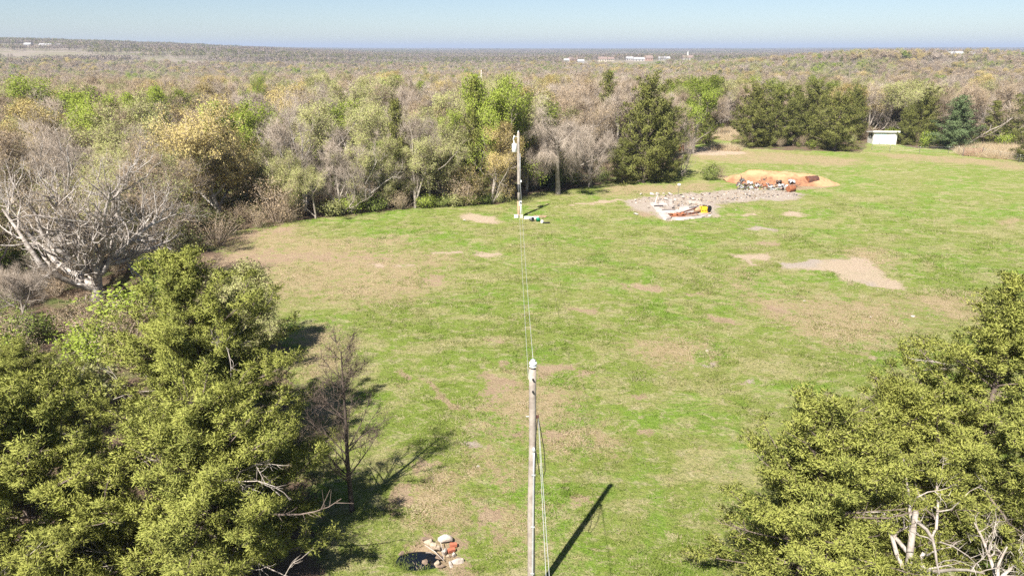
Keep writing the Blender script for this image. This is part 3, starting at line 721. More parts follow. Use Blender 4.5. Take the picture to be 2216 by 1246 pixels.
# ------------------------------------------------------------------ trees close to the camera
OLIVE = (M['bark_brown'], M['cedar_olive'], M['dead_wood'])
TC = ('trunk', 'crown')
near_a = cedar(11, 9.3, 5.9, OLIVE, nb=120, clump=36, ls=(0.07, 0.16), lw=0.034, spread=0.09, step=0.36, gapc=0.14, base=0.05, dead=3, top=0.72, gap=0.04, trunk_r=0.24)
near_b = cedar(12, 7.0, 5.3, OLIVE, nb=105, clump=36, ls=(0.07, 0.16), lw=0.034, spread=0.09, step=0.36, gapc=0.14, base=0.03, dead=4, top=0.55, gap=0.05, trunk_r=0.2)
near_c = cedar(13, 6.8, 4.9, OLIVE, nb=105, clump=36, ls=(0.07, 0.16), lw=0.034, spread=0.09, step=0.36, gapc=0.14, base=0.06, dead=7, top=0.5, gap=0.08, trunk_r=0.2)
near_d = cedar(14, 10.0, 5.0, OLIVE, nb=120, clump=36, ls=(0.07, 0.16), lw=0.034, spread=0.09, step=0.36, gapc=0.14, base=0.03, dead=3, top=0.8, gap=0.03, trunk_r=0.2)
near_e = cedar(15, 7.0, 4.3, OLIVE, nb=105, clump=36, ls=(0.07, 0.16), lw=0.034, spread=0.09, step=0.36, gapc=0.14, base=0.03, dead=3, top=0.6, gap=0.04, trunk_r=0.17)
own('cedar_tree', near_a, TC, 'tall broad olive green cedar in front of the spreading bare oak', -13.3, 27.7, 0.4, rad=4)
own('cedar_tree', near_b, TC, 'wide yellow-green cedar filling the lower left corner', -15.4, 19.6, 1.3, rad=4)
own('cedar_tree', near_c, TC, 'ragged low cedar full of grey dead twigs beside the bare sapling', -10.2, 20.4, 0.2, rad=4)
own('cedar_tree', near_d, TC, 'tall pointed cedar at the right edge of the field', 16.6, 22.6, 0.9, rad=4)
own('cedar_tree', near_e, TC, 'rounded cedar at the left end of the right-hand clump', 9.4, 19.4, 2.0, rad=3)
o = own('cedar_tree', near_e, TC, 'cedar standing behind the dead snag on the right', 13.2, 21.8, 4.1, rad=3); o.scale = (0.92, 0.92, 0.92)
o = own('cedar_tree', near_e, TC, 'low cedar in the lower right corner', 17.6, 17.4, 5.3, rad=3); o.scale = (0.9, 0.9, 0.72)
o = own('cedar_tree', near_e, TC, 'small cedar under the dead snag at the bottom right', 10.6, 16.2, 3.0, rad=3); o.scale = (0.6, 0.6, 0.42)
o = own('cedar_tree', near_b, TC, 'shaded cedar at the left edge under the bare oaks', -22.5, 29.5, 4.4, rad=4); o.scale = (0.7, 0.7, 0.62)

SNAG = dict(OAK, segs=[5, 5, 4, 3], up=[0.0, 0.02, 0.0, -0.02], kids=[1.4, 0.9, 0.8, 0], start=[0.3, 0.3, 0.3, 0], ang=[60, 55, 50, 45], max=3)
sn1 = deciduous(31, 5.0, (M['dead_wood'], M['dead_wood'], None), twigs=(1, 0.4, 0.014), P=dict(SNAG, rad=[0.75, 0.7, 0.65, 0.5]), trunk_r=0.15)
sn2 = deciduous(32, 4.0, (M['dead_wood'], M['dead_wood'], None), twigs=(1, 0.4, 0.014), P=dict(SNAG, rad=[0.75, 0.7, 0.65, 0.5]), trunk_r=0.17, lean=(0.15, 0))

o = own('dead_tree', sn1, ('trunk', 'crown'), 'bleached dead snag of tangled branches among the right-hand cedars', 12.4, 18.0, 0.5, rad=1.5)
o = own('dead_tree', sn2, ('trunk', 'crown'), 'bleached broken snag at the bottom right corner', 14.8, 17.0, 2.2, rad=1.5)

SAP = dict(segs=[10, 6, 4, 3], trunk=0.8, wob=[0.02, 0.06, 0.1, 0.13], up=[0.1, 0.06, 0.06, 0.05], start=[0.22, 0.25, 0.25, 0], kids=[4.2, 0.9, 0.8, 0], ang=[46, 32, 32, 30], len=[0.33, 0.5, 0.5, 0.4], rad=[0.4, 0.6, 0.6, 0.5], fall=0.75, max=3, tip=[0.2, 0.3, 0.3, 0.3])
sp = deciduous(39, 7.5, (M['bark_dark'], M['twig_dark'], None), twigs=(1, 0.4, 0.010), P=SAP, trunk_r=0.11, boxy=0.27)
x, y = G(762, 1105)
own('bare_tree', sp, ('trunk', 'crown'), 'slender dark bare sapling standing in the grass beside the ragged cedar', x, y, 0.3, rad=2)

HERO = dict(segs=[4, 10, 7, 6], trunk=0.2, wob=[0.06, 0.15, 0.22, 0.28], up=[0.0, 0.035, 0.05, 0.06], start=[0.5, 0.2, 0.2, 0], kids=[3.0, 1.5, 1.4, 0], ang=[50, 42, 44, 42], len=[3.4, 0.45, 0.45, 0.4], rad=[0.6, 0.62, 0.6, 0.5], fall=0.25, max=3)
x, y = G(212, 648)
big = deciduous(48, 12.0, (M['bark_pale'], M['twig_tan'], M['bud_tan']), twigs=(2, 0.45, 0.008), leaf=(1, 0.026, 0.1), P=dict(HERO, rad=[0.7, 0.68, 0.66, 0.5], tip=[0.6, 0.3, 0.3, 0.3]), trunk_r=0.5, boxy=0.88)
own('bare_tree', big, TC, 'big spreading bare oak with pale twisting limbs on the left', x, y, 0.0, rad=8)
x, y = G(478, 478)
gold = deciduous(47, 12.8, (M['bark_pale'], M['twig_tan'], M['bud_gold']), twigs=(3, 0.6, 0.016), leaf=(2, 0.085, 0.15), P=dict(HERO, trunk=0.3, len=[1.9, 0.5, 0.48, 0.4], up=[0.02, 0.06, 0.06, 0.07]), trunk_r=0.32, boxy=0.56)
own('budding_oak_tree', gold, TC, 'golden budding oak at the left end of the tree line', x, y, 0.2, rad=5)
x, y = G(1208, 420)
drp = deciduous(49, 12.6, (M['bark_grey'], M['twig_grey'], None), twigs=(6, 1.1, 0.013), P=dict(DROOP, trunk=0.32, kids=[3.2, 1.4, 1.3, 0], start=[0.45, 0.2, 0.2, 0], len=[1.15, 0.55, 0.5, 0.4], rad=[0.5, 0.6, 0.6, 0.5], up=[0.05, 0.0, -0.1, -0.14]), trunk_r=0.34, droop=0.9, boxy=0.46)
own('bare_tree', drp, TC, 'large bare tree with drooping grey branches right of the far pole', x, y, 1.0, rad=4)
pale = deciduous(51, 5.6, (M['bark_grey'], M['twig_tan'], M['leaf_pale']), twigs=(4, 0.5, 0.014), leaf=(3, 0.055, 0.1), P=OAK, trunk_r=0.12, boxy=0.62)
x, y = G(570, 770)
own('leafing_tree', pale, TC, 'pale yellow-green leafing tree between the tall cedar and the field', x, y, 0.6, rad=3)

# ------------------------------------------------------------------ the edge of the wood, tree by tree
EDGE = [  # seen base, kind, height, width, label, variant
    (120, 560, 'white', 12.0, 1.1, 'tall forked grey oak behind the spreading bare oak', 1),
    (-20, 590, 'tan', 12.0, 1.1, 'brownish bare oak cut by the left edge of the picture', 1),
    (330, 545, 'tan', 10.0, 1.0, 'tan budding tree right behind the spreading bare oak', 2),
    (60, 705, 'bare', 5.0, 1.0, 'low dark-trunked bare tree left of the tall broad cedar', 0),
    (600, 480, 'brush', 5.0, 1.0, 'thicket of brown stems right of the golden oak', 0),
    (640, 473, 'pale', 7.0, 0.9, 'thin olive leafing tree right of the golden oak', 1),
    (683, 473, 'pale', 5.5, 1.0, 'small green leafy tree with dark trunk at the wood edge', 0),
    (662, 456, 'white', 12.5, 0.8, 'tall white-limbed bare tree behind the small green tree', 0),
    (740, 462, 'bare', 8.0, 1.0, 'grey bare tree with tangled low limbs at the wood edge', 1),
    (770, 452, 'white', 9.5, 1.0, 'white-branched bare tree leaning over the grass', 1),
    (800, 452, 'pale', 8.0, 1.0, 'yellow-green tree left of the slim leaning trunk', 0),
    (840, 450, 'pale', 6.0, 1.1, 'low olive tree beside the slim leaning trunk', 1),
    (866, 442, 'cedar', 11.5, 0.62, 'dark narrow cedar in the middle of the left tree line', 0),
    (898, 450, 'bare', 11.0, 0.8, 'bare tree with slim bare trunk in the left tree line', 3),
    (930, 446, 'pale', 8.0, 1.0, 'yellow-green tree right of the slim bare trunk', 0),
    (965, 442, 'pale', 9.5, 1.1, 'broad yellow-green tree left of the brown cedar', 1),
    (1000, 443, 'brush', 4.0, 1.2, 'brown thicket below the brown cedar', 1),
    (1030, 434, 'cedar', 13.5, 0.5, 'tall thin brown-green cedar left of the far pole', 1),
    (1066, 440, 'gold', 9.0, 0.9, 'tan-gold leafing tree just left of the far pole', 0),
    (1085, 428, 'green', 14.0, 0.72, 'tall bright green tree behind the far pole', 1),
    (1140, 413, 'green', 12.0, 0.9, 'two-trunked bright green tree just right of the far pole', 0),
    (1178, 400, 'shrub', 4.5, 1.2, 'round green thicket between the far pole and the drooping tree', 0),
    (1275, 404, 'bare', 9.0, 1.0, 'grey bare tree between the drooping tree and the big cedar', 2),
    (1310, 350, 'cedar', 13.5, 0.6, 'pointed dark cedar rising behind the big cedar on its left', 2),
    (1392, 395, 'round', 12.4, 0.78, 'big dense dark cedar in the middle of the wood edge', 0),
    (1432, 388, 'round', 9.6, 0.8, 'shorter cedar grown together with the big dark cedar', 1),
    (1345, 396, 'round', 5.2, 1.0, 'low yellowish cedar at the left foot of the big cedar', 2),
    (1500, 332, 'green', 12.2, 0.95, 'bright green leafy tree rising behind the big cedar', 0),
    (1475, 382, 'bare', 7.5, 0.55, 'thin bare tree right of the big cedar', 1),
    (1525, 312, 'cedar', 6.0, 1.2, 'low spreading cedar beside the pale tall grass gap', 1),
    (1440, 340, 'tan', 9.5, 1.0, 'tan budding tree behind the big cedar', 0),
    (1560, 282, 'white', 8.5, 1.0, 'white-limbed bare tree behind the pale tall grass gap', 0),
    (1605, 286, 'cedar', 6.5, 1.2, 'cedar behind the pale tall grass gap', 2),
    (1628, 318, 'round', 10.0, 0.95, 'wide cedar at the left end of the right cedar group', 0),
    (1672, 316, 'round', 9.6, 0.9, 'second cedar from the left in the right cedar group', 2),
    (1716, 314, 'round', 8.6, 0.9, 'cedar in the middle of the right cedar group', 1),
    (1755, 312, 'round', 10.6, 0.85, 'tallest cedar of the right cedar group', 1),
    (1806, 325, 'round', 8.8, 1.15, 'broad round cedar left of the white shed', 0),
    (1842, 304, 'round', 9.2, 0.8, 'cedar showing behind the broad round cedar', 2),
    (1876, 292, 'white', 8.5, 1.1, 'white-limbed bare tree leaning over the white shed', 1),
    (1915, 292, 'bare', 8.5, 1.1, 'grey bare tree behind the white shed', 2),
    (1958, 313, 'round', 6.6, 0.8, 'cedar just right of the white shed', 1),
    (1985, 308, 'round', 9.6, 0.8, 'tall cedar second to the right of the white shed', 0),
    (2018, 302, 'cedar', 9.0, 1.15, 'cedar standing behind the layered blue-green cedar', 2),
    (2062, 322, 'spruce', 9.2, 1.35, 'layered blue-green cedar left of the pipe gate', 0),
    (2004, 319, 'shrub', 3.2, 0.8, 'small bright green sapling at the foot of the cedars', 2),
    (2110, 312, 'white', 9.0, 0.9, 'white-limbed bare tree behind the pipe gate', 0),
    (2138, 316, 'cedar', 8.0, 1.2, 'cedar behind the pipe gate', 1),
    (2166, 318, 'shrub', 3.0, 1.1, 'bright green bush in the tall pale grass', 2),
    (2185, 312, 'cedar', 9.0, 0.9, 'cedar behind the tall pale grass at the right edge', 2),
    (2222, 350, 'cedar', 8.0, 0.9, 'cedar overhanging the right edge of the picture', 1),
    (1537, 390, 'shrub', 2.3, 0.8, 'single green bush left of the orange dirt mound', 0),
    (1558, 384, 'brush', 1.9, 0.8, 'bare brown brush against the left end of the dirt mound', 1),
]
for px, py, kind, h, wd, lab, var in EDGE:
    x, y = G(px, py); plant(kind, x, y, h, lab, wd, var=var)
plant('green', -69, 108, 13, 'big bright green tree standing out of the wood at far left', 1.5, var=0)
plant('green', -55, 112, 11.5, 'green tree right of the big bright green one at far left', 1.1, var=1)
plant('green', -46.5, 133, 12, 'small bright green treetop behind the golden oak', 0.6, var=0)
plant('pale', -27, 116, 12, 'yellow-green treetop far behind the white-limbed tree', 1.0, var=0)
plant('green', -22, 152, 11.5, 'bright green treetop deep in the wood left of the far pole', 1.2, var=1)
# low growth along the wood edge
k = 0
for px, py, kd, h, lab in [(560, 492, 'brush', 2.4, 'brown brush at the left corner of the tree line'), (720, 466, 'shrub', 1.9, 'low green bush under the tangled bare tree'),
                           (760, 460, 'shrub', 2.2, 'green bush under the white-branched leaning tree'), (815, 455, 'shrub', 2.0, 'green bush under the yellow-green tree'),
                           (870, 452, 'brush', 2.4, 'brown brush at the foot of the narrow dark cedar'), (925, 449, 'shrub', 1.6, 'green bush right of the slim bare trunk'),
                           (960, 446, 'shrub', 1.5, 'green bush under the broad yellow-green tree'), (985, 446, 'shrub', 1.6, 'green bush left of the brown thicket'),
                           (1020, 443, 'shrub', 1.4, 'green bush under the tall thin cedar'), (1050, 441, 'shrub', 1.3, 'bright bush under the tan-gold tree'),
                           (1085, 437, 'shrub', 1.3, 'low bush just left of the far pole foot'), (1240, 398, 'shrub', 2.0, 'green bush right of the drooping tree'),
                           (1300, 390, 'shrub', 1.8, 'green bush at the left foot of the low yellowish cedar'), (630, 478, 'brush', 2.6, 'brown brush under the thin olive tree'),
                           (1150, 404, 'brush', 2.5, 'tan brush behind the two-trunked green tree'), (1885, 300, 'brush', 2.5, 'grey brush heaped behind the white shed')]:
    x, y = G(px, py); plant(kd, x, y, h, lab, 1.15, group='low growth along the wood edge', var=k); k += 1
for px, py, kd, h, lab in [(30, 1100, 'shrub', 2.6, 'bright green bush at the left edge among the cedars'), (45, 820, 'brush', 2.6, 'brown brush at the left edge under the bare oaks'),
                           (110, 900, 'brush', 2.2, 'brown brush left of the wide yellow-green cedar'), (20, 960, 'shrub', 1.6, 'low dark green shrub at the left edge'),
                           (200, 780, 'shrub', 2.6, 'green shrub left of the tall broad cedar'), (70, 740, 'shrub', 2.2, 'green shrub under the low dark-trunked tree'),
                           (640, 960, 'brush', 1.2, 'dry brush between the tall cedar and the bare sapling')]:
    x, y = G(px, py); plant(kd, x, y, h, lab, 1.0, group='undergrowth between the near trees', var=k); k += 1

# ------------------------------------------------------------------ the wood behind: the nearest trees one by one, the rest as one mass
CLEAR = [(345, 640, 75, 26), (-900, 1380, 130, 60), (-330, 560, 60, 25), (-240, 760, 60, 30), (60, 640, 40, 20), (700, 900, 60, 50)]
for px, d in [(1226, 1160), (1240, 1190), (1257, 1120), (1304, 1150), (1322, 1170), (1362, 1180), (1383, 1150), (1403, 1170), (1432, 1200), (1444, 1210), (1488, 1230), (2003, 860), (2031, 870), (2058, 865), (2071, 850), (2102, 860)]:
    x = (px - 1108) / FPX * (d * 0.9484 + 4.4); CLEAR.append((x * 0.95, d - 55, 15, 75))
def wood_points(r0, r1, step0, step1):
    out = []
    r = r0
    while r < r1:
        st = step0 + (step1 - step0) * (r - r0) / (r1 - r0)
        na = max(4, int(r * R(80) / st))
        a = (np.arange(na) + rng.uniform(-0.42, 0.42, na)) / na * R(80) - R(40)
        rr = r + rng.uniform(-0.42, 0.42, na) * st
        out.append(np.stack([rr * np.sin(a), rr * np.cos(a)], 1)); r += st
    q = np.concatenate(out)
    keep = ~inside(q[:, 0], q[:, 1])
    keep &= (np.hypot(q[:, 0], q[:, 1]) > 300) | (poly_dist(q[:, 0], q[:, 1], FIELD) > 3.0)
    rr_ = np.hypot(q[:, 0], q[:, 1]); keep &= ~((rr_ > 420) & (fbm(q[:, 0] / 150 + 3, q[:, 1] / 90 + 8, 3) < 0.335))
    for cx, cy, a, b_ in CLEAR: keep &= ((q[:, 0] - cx) / a) ** 2 + ((q[:, 1] - cy) / b_) ** 2 > 1
    return q[keep]
KINDS = ['bare', 'tan', 'gold', 'pale', 'green', 'cedar', 'white']
def pick_kinds(q):
    x, y = q[:, 0], q[:, 1]; u = rng.random(len(q))
    a = fbm(x / 38, y / 38, 3); b_ = fbm(x / 60 + 31, y / 60 + 11, 3); c_ = fbm(x / 45 + 70, y / 45 + 50, 2)
    w = np.stack([0.30 + 0.5 * (a < 0.47), 0.34 + 0.6 * (a > 0.52), 0.07 + 0.25 * (b_ > 0.56), 0.12 + 0.55 * (c_ > 0.57), 0.014 + 0.14 * (c_ > 0.64), 0.015 + 0.22 * (b_ < 0.38) + 0.07 * (x > 60), 0.12 + 0 * a], 1)
    w = np.cumsum(w / w.sum(1, keepdims=True), 1)
    return (u[:, None] > w).sum(1)
q = wood_points(24, 330, 5.6, 6.2)
PL = np.array(PLACED)
dmin = np.array([(np.hypot(PL[:, 0] - a, PL[:, 1] - b_) - PL[:, 2] * 0.75).min() for a, b_ in q])
q = q[(dmin > 1.0) & (q[:, 1] > 22)]
q = q[~((np.hypot(q[:, 0], q[:, 1]) < 58) & (q[:, 0] < -13))]
q = q[np.argsort(np.hypot(q[:, 0], q[:, 1]))]
kd = pick_kinds(q); N_OWN = 250
WHAT = dict(bare='grey bare', tan='tan budding', gold='golden budding', pale='yellow-green leafing', green='bright green leafy', cedar='dark green cedar', white='white-limbed bare')
ANCH = [(20, 'left edge oaks'), (212, 'spreading bare oak'), (478, 'golden oak'), (662, 'tall white-limbed tree'), (770, 'white-branched leaning tree'), (866, 'narrow dark cedar'), (898, 'slim bare trunk'),
        (965, 'broad yellow-green tree'), (1030, 'tall thin cedar'), (1100, 'far pole'), (1208, 'drooping tree'), (1310, 'pointed cedar'), (1392, 'big dense cedar'), (1490, 'thin bare tree'), (1575, 'pale grass gap'),
        (1650, 'wide cedar pair'), (1755, 'tallest right-hand cedar'), (1820, 'broad round cedar'), (1907, 'white shed'), (1985, 'tall shed-side cedar'), (2062, 'blue-green cedar'), (2120, 'pipe gate'), (2200, 'tall pale grass')]
ORD = ['nearest', 'second', 'third', 'fourth', 'fifth', 'sixth', 'seventh', 'eighth', 'ninth', 'tenth', 'eleventh', 'twelfth', 'thirteenth', 'fourteenth', 'fifteenth', 'sixteenth', 'seventeenth', 'eighteenth', 'nineteenth', 'twentieth', 'twenty-first', 'twenty-second', 'twenty-third', 'twenty-fourth', 'twenty-fifth', 'twenty-sixth', 'twenty-seventh', 'twenty-eighth', 'twenty-ninth', 'thirtieth']
count = {}
for (x, y), ki in zip(q[:N_OWN], kd[:N_OWN]):
    kind = KINDS[ki]; d_ = math.hypot(x, y)
    ppx = 1108 + FPX * x / (y * math.cos(PITCH) + 10 * math.sin(PITCH))
    an_ = 0; an = min(ANCH, key=lambda a: abs(a[0] - ppx))[1]; k = count.get((kind, an), 0); count[(kind, an)] = k + 1
    h = rng.uniform(8.5, 12.5) if kind != 'cedar' else rng.uniform(6, 10.5)
    if d_ < 90 and x < -13: h *= 0.72
    if ppx > 1560 and d_ < 190:
        h = rng.uniform(6.0, 8.5)
        if kind in ('gold', 'green'): kind = 'cedar' if rng.random() < 0.4 else 'bare'
    plant(kind, float(x), float(y), h, '%s tree in the wood behind the %s, %s of its kind' % (WHAT[kind], an, ORD[min(k, 29)]), rng.uniform(0.9, 1.25), group='%s trees in the wood' % WHAT[kind], var=int(rng.integers(0, 9)))
# brush on the ground under the left-hand oaks
bl = ['tan brush patch %s under the left-hand oaks' % w for w in ('nearest the tall broad cedar', 'nearest the pale leafing tree', 'left of the oak trunk', 'right of the oak trunk', 'beneath the forked grey oak', 'beneath the golden oak', 'behind the oak trunk', 'by the left edge', 'against the field corner', 'between the two big oaks', 'left of the golden oak', 'below the forked grey oak')]
for (px, py), lab in zip([(300, 700), (430, 620), (120, 640), (330, 600), (150, 560), (480, 500), (230, 560), (20, 610), (470, 530), (380, 530), (420, 490), (60, 560)], bl):
    x, y = G(px, py); plant('brush' if len(lab) % 3 else 'shrub', x, y, rng.uniform(1.6, 3.0), lab, 1.5, group='brush under the left-hand oaks')

UQ = wood_points(40, 175, 2.6, 3.4); UQ = UQ[~((np.hypot(UQ[:, 0] + 30.7, UQ[:, 1] - 50) < 5))]
def source(name, me):
    return bpy.data.objects.new(name, me)       # never linked: only lends its mesh to the scatter below

def scatter(name, pts, kinds, scales, rots, sources, label, cat, tilt=None):
    """one object: points that carry copies of the source meshes; sources[k] = list of objects for kind k"""
    me = bpy.data.meshes.new(name); me.vertices.add(len(pts)); me.vertices.foreach_set('co', np.ascontiguousarray(pts, dtype=np.float32).ravel())
    for nm, tp, arr in (('kind_id', 'INT', kinds), ('grow', 'FLOAT_VECTOR', scales), ('turn', 'FLOAT', rots)):
        a = me.attributes.new(nm, tp, 'POINT')
        a.data.foreach_set('vector' if tp == 'FLOAT_VECTOR' else 'value', np.ascontiguousarray(arr, dtype=np.int32 if tp == 'INT' else np.float32).ravel())
    o = link(name, me)
    ng = bpy.data.node_groups.new(name, 'GeometryNodeTree')
    ng.interface.new_socket('Geometry', in_out='INPUT', socket_type='NodeSocketGeometry'); ng.interface.new_socket('Geometry', in_out='OUTPUT', socket_type='NodeSocketGeometry')
    n, l = ng.nodes, ng.links; gi = n.new('NodeGroupInput'); go_ = n.new('NodeGroupOutput'); jn = n.new('GeometryNodeJoinGeometry')
    def na(nm, tp):
        a = n.new('GeometryNodeInputNamedAttribute'); a.data_type = tp; a.inputs['Name'].default_value = nm; return a.outputs['Attribute']
    kid = na('kind_id', 'INT'); gr = na('grow', 'FLOAT_VECTOR'); tu = na('turn', 'FLOAT')
    cx = n.new('ShaderNodeCombineXYZ'); l.new(tu, cx.inputs['Z'])
    for k_, srcs in enumerate(sources):
        eq = n.new('FunctionNodeCompare'); eq.data_type = 'INT'; eq.operation = 'EQUAL'; l.new(kid, eq.inputs[2]); eq.inputs[3].default_value = k_
        for s_ in srcs:
            oi_ = n.new('GeometryNodeObjectInfo'); oi_.inputs['Object'].default_value = s_
            ip = n.new('GeometryNodeInstanceOnPoints'); l.new(gi.outputs[0], ip.inputs['Points']); l.new(eq.outputs[0], ip.inputs['Selection'])
            l.new(oi_.outputs['Geometry'], ip.inputs['Instance']); l.new(cx.outputs[0], ip.inputs['Rotation']); l.new(gr, ip.inputs['Scale'])
            l.new(ip.outputs[0], jn.inputs[0])
    l.new(jn.outputs[0], go_.inputs[0])
    md = o.modifiers.new('scatter', 'NODES'); md.node_group = ng
    return tag(o, label, cat, None, 'stuff')

srcs = []; first = {}
for kname in KINDS:
    first[kname] = len(srcs)
    for tm, cm, h0 in PROTO[kname]: srcs.append([source('woodland_trunk', tm), source('woodland_crown', cm)])
q2 = np.concatenate([q[N_OWN:], wood_points(330, 1050, 6.6, 9.0)]); k2 = np.concatenate([kd[N_OWN:], pick_kinds(q2[len(q) - N_OWN:])])
kid = np.array([first[KINDS[a]] + rng.integers(0, len(PROTO[KINDS[a]])) for a in k2])
sc = rng.uniform(0.75, 1.15, len(q2)); sc = np.where(k2 == 5, sc * 0.85, sc); wd = rng.uniform(0.95, 1.35, len(q2))
scatter('woodland', np.stack([q2[:, 0], q2[:, 1], terrain(q2[:, 0], q2[:, 1])], 1), kid, np.stack([sc * wd, sc * wd, sc], 1), rng.uniform(0, 6.28, len(q2)), srcs,
        'spring woodland of bare, budding and green trees stretching back to the hills', 'woodland')

us = []
for tm, cm, h0 in PROTO['brush'] + PROTO['shrub']: us.append([source('undergrowth_stems', tm), source('undergrowth_foliage', cm)])
uk = np.where(rng.random(len(UQ)) < 0.7, rng.integers(0, 2, len(UQ)), rng.integers(2, 5, len(UQ))); ug = rng.uniform(0.5, 1.3, len(UQ))
scatter('undergrowth', np.stack([UQ[:, 0], UQ[:, 1], terrain(UQ[:, 0], UQ[:, 1])], 1), uk, np.stack([ug * 1.1, ug * 1.1, ug], 1), rng.uniform(0, 6.28, len(UQ)), us, 'tangled brown and green undergrowth on the floor of the wood', 'undergrowth')

def grove(seed, mats, mix_):
    rg = np.random.default_rng(seed); A = Acc()
    for _ in range(150):
        c_ = np.array([rg.uniform(-60, 60), rg.uniform(-60, 60), 0]); r_ = rg.uniform(3, 5.5); h = rg.uniform(7, 11); mi = rg.choice(len(mats), p=mix_)
        n_ = 64
        u = unit(rg.normal(size=(n_, 3))); u[:, 2] = np.abs(u[:, 2]); rad = rg.uniform(0.6, 1.0, (n_, 1))
        p = c_ + u * rad * np.array([r_, r_, h * 0.6]) + np.array([0, 0, h * 0.4])
        V, F = leaves(rg, p, rg.uniform(0.3, 0.75, n_)); N = np.repeat(unit(u + 0.4 * rg.normal(size=u.shape)), 4, 0)
        F, _ = orient(V, F, N); A.add(V, F, N, mi)
        V, F, N = tubes(np.array([c_]), np.array([c_ + np.array([0, 0, h * 0.6])]), np.array([0.2]), np.array([0.1]), 3); A.add(V, F, N, mi)
    return A.mesh('grove', mats)
GM = [M['far_grey_shaded'], M['far_tan_shaded'], M['far_tan_shaded'], M['far_green_shaded'], M['cedar_dark']]
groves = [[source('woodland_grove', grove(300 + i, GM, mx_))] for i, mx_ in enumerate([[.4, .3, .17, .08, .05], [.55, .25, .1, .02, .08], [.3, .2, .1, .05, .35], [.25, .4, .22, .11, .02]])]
q3 = wood_points(1080, 3200, 95, 105); q3 = np.concatenate([q3, wood_points(3200, 11000, 120, 190)])
d3 = np.hypot(q3[:, 0], q3[:, 1]); s3 = np.where(d3 > 3200, 1.35 + (d3 - 3200) / 9000, 1.0)
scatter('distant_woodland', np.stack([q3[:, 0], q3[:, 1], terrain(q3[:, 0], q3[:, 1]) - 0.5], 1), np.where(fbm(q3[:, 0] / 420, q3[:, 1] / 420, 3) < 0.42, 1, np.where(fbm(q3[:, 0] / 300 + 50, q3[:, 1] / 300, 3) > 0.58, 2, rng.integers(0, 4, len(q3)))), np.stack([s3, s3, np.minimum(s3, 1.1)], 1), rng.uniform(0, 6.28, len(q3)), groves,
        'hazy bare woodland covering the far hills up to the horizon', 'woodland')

# ------------------------------------------------------------------ grass
def tuft(seed, nbl, h, r, w, mat):
    rg = np.random.default_rng(seed); p = np.stack([rg.normal(0, r * 0.5, nbl), rg.normal(0, r * 0.5, nbl), np.full(nbl, -0.01)], 1)
    d = unit(np.stack([p[:, 0] * 2.5 / r + rg.normal(0, 0.5, nbl), p[:, 1] * 2.5 / r + rg.normal(0, 0.5, nbl), np.full(nbl, 1.5)], 1))
    V, F = sprays(rg, p, d, h * rg.uniform(0.5, 1.3, nbl), np.full(nbl, w)); N = np.repeat(unit(np.array([[0, 0, 1.0]]) + 0.4 * d), 3, 0)
    F, _ = orient(V, F, N); return source('grass_tuft', tri_mesh('grass_tuft', V, F, mat, None, N))
def mark_at(x, y, kinds):
    v = np.zeros(len(x))
    for kind, soft, poly, tone in MARKS:
        if kind not in kinds: continue
        lo = poly.min(0) - 3; hi = poly.max(0) + 3; w_ = (x > lo[0]) & (x < hi[0]) & (y > lo[1]) & (y < hi[1])
        if w_.any():
            s_ = poly_dist(x[w_], y[w_], poly) * np.where(inside(x[w_], y[w_], poly), 1, -1); v[w_] = np.maximum(v[w_], np.clip(0.5 + s_ / (2 * soft), 0, 1))
    return v
NG = 110000
d_ = 18 + 92 * rng.random(NG) ** 1.35; a_ = R(rng.uniform(-38, 38, NG)) if False else np.radians(rng.uniform(-38, 38, NG))
gx, gy = d_ * np.sin(a_), d_ * np.cos(a_)
ok = inside(gx, gy) & (rng.random(NG) > mark_at(gx, gy, ('bare',)) * 1.15) & (rng.random(NG) < (0.2 + 1.1 * fbm(gx / 1.3, gy / 1.3, 3)) * (1 - sstep(60, 110, d_)))
gx, gy, d_ = gx[ok], gy[ok], d_[ok]
dry = mark_at(gx, gy, ('dry',)); gk = np.where(rng.random(len(gx)) < 0.10 + 0.45 * dry, 2, rng.integers(0, 2, len(gx)))
gs = (0.55 + 0.9 * rng.random(len(gx)) ** 2.2 + 0.5 * (fbm(gx / 3, gy / 3, 3) > 0.58)) * (0.9 + d_ / 120)
scatter('meadow_grass', np.stack([gx, gy, terrain(gx, gy)], 1), gk, np.stack([gs, gs, gs * rng.uniform(0.6, 1.2, len(gx))], 1), rng.uniform(0, 6.28, len(gx)),
        [[tuft(1, 16, 0.10, 0.18, 0.016, M['grass'])], [tuft(2, 20, 0.075, 0.24, 0.018, M['grass'])], [tuft(3, 14, 0.12, 0.2, 0.012, M['straw'])]],
        'short green meadow grass mixed with dry straw covering the field', 'grass')
# tall pale grass: by the gate and in the gap between the cedars
TG = []
for poly, n_ in ((pp((2068, 326), (2120, 318), (2216, 322), (2260, 330), (2260, 350), (2150, 344), (2080, 336)), 2600), (pp((1545, 300), (1560, 284), (1592, 284), (1598, 300), (1575, 306)), 800), (pp((1535, 326), (1545, 318), (1600, 322), (1598, 328)), 200)):
    lo, hi = poly.min(0), poly.max(0); p = lo + (hi - lo) * rng.random((n_ * 2, 2)); p = p[inside(p[:, 0], p[:, 1], poly)][:n_]; TG.append(p)
TG = np.concatenate(TG); tg = rng.uniform(0.7, 1.3, len(TG))
scatter('tall_dry_grass', np.stack([TG[:, 0], TG[:, 1], terrain(TG[:, 0], TG[:, 1])], 1), np.zeros(len(TG)), np.stack([tg, tg, tg], 1), rng.uniform(0, 6.28, len(TG)),
        [[tuft(5, 22, 1.2, 0.35, 0.03, M['straw'])]], 'tall pale dry grass by the gate and in the cedar gap', 'grass')
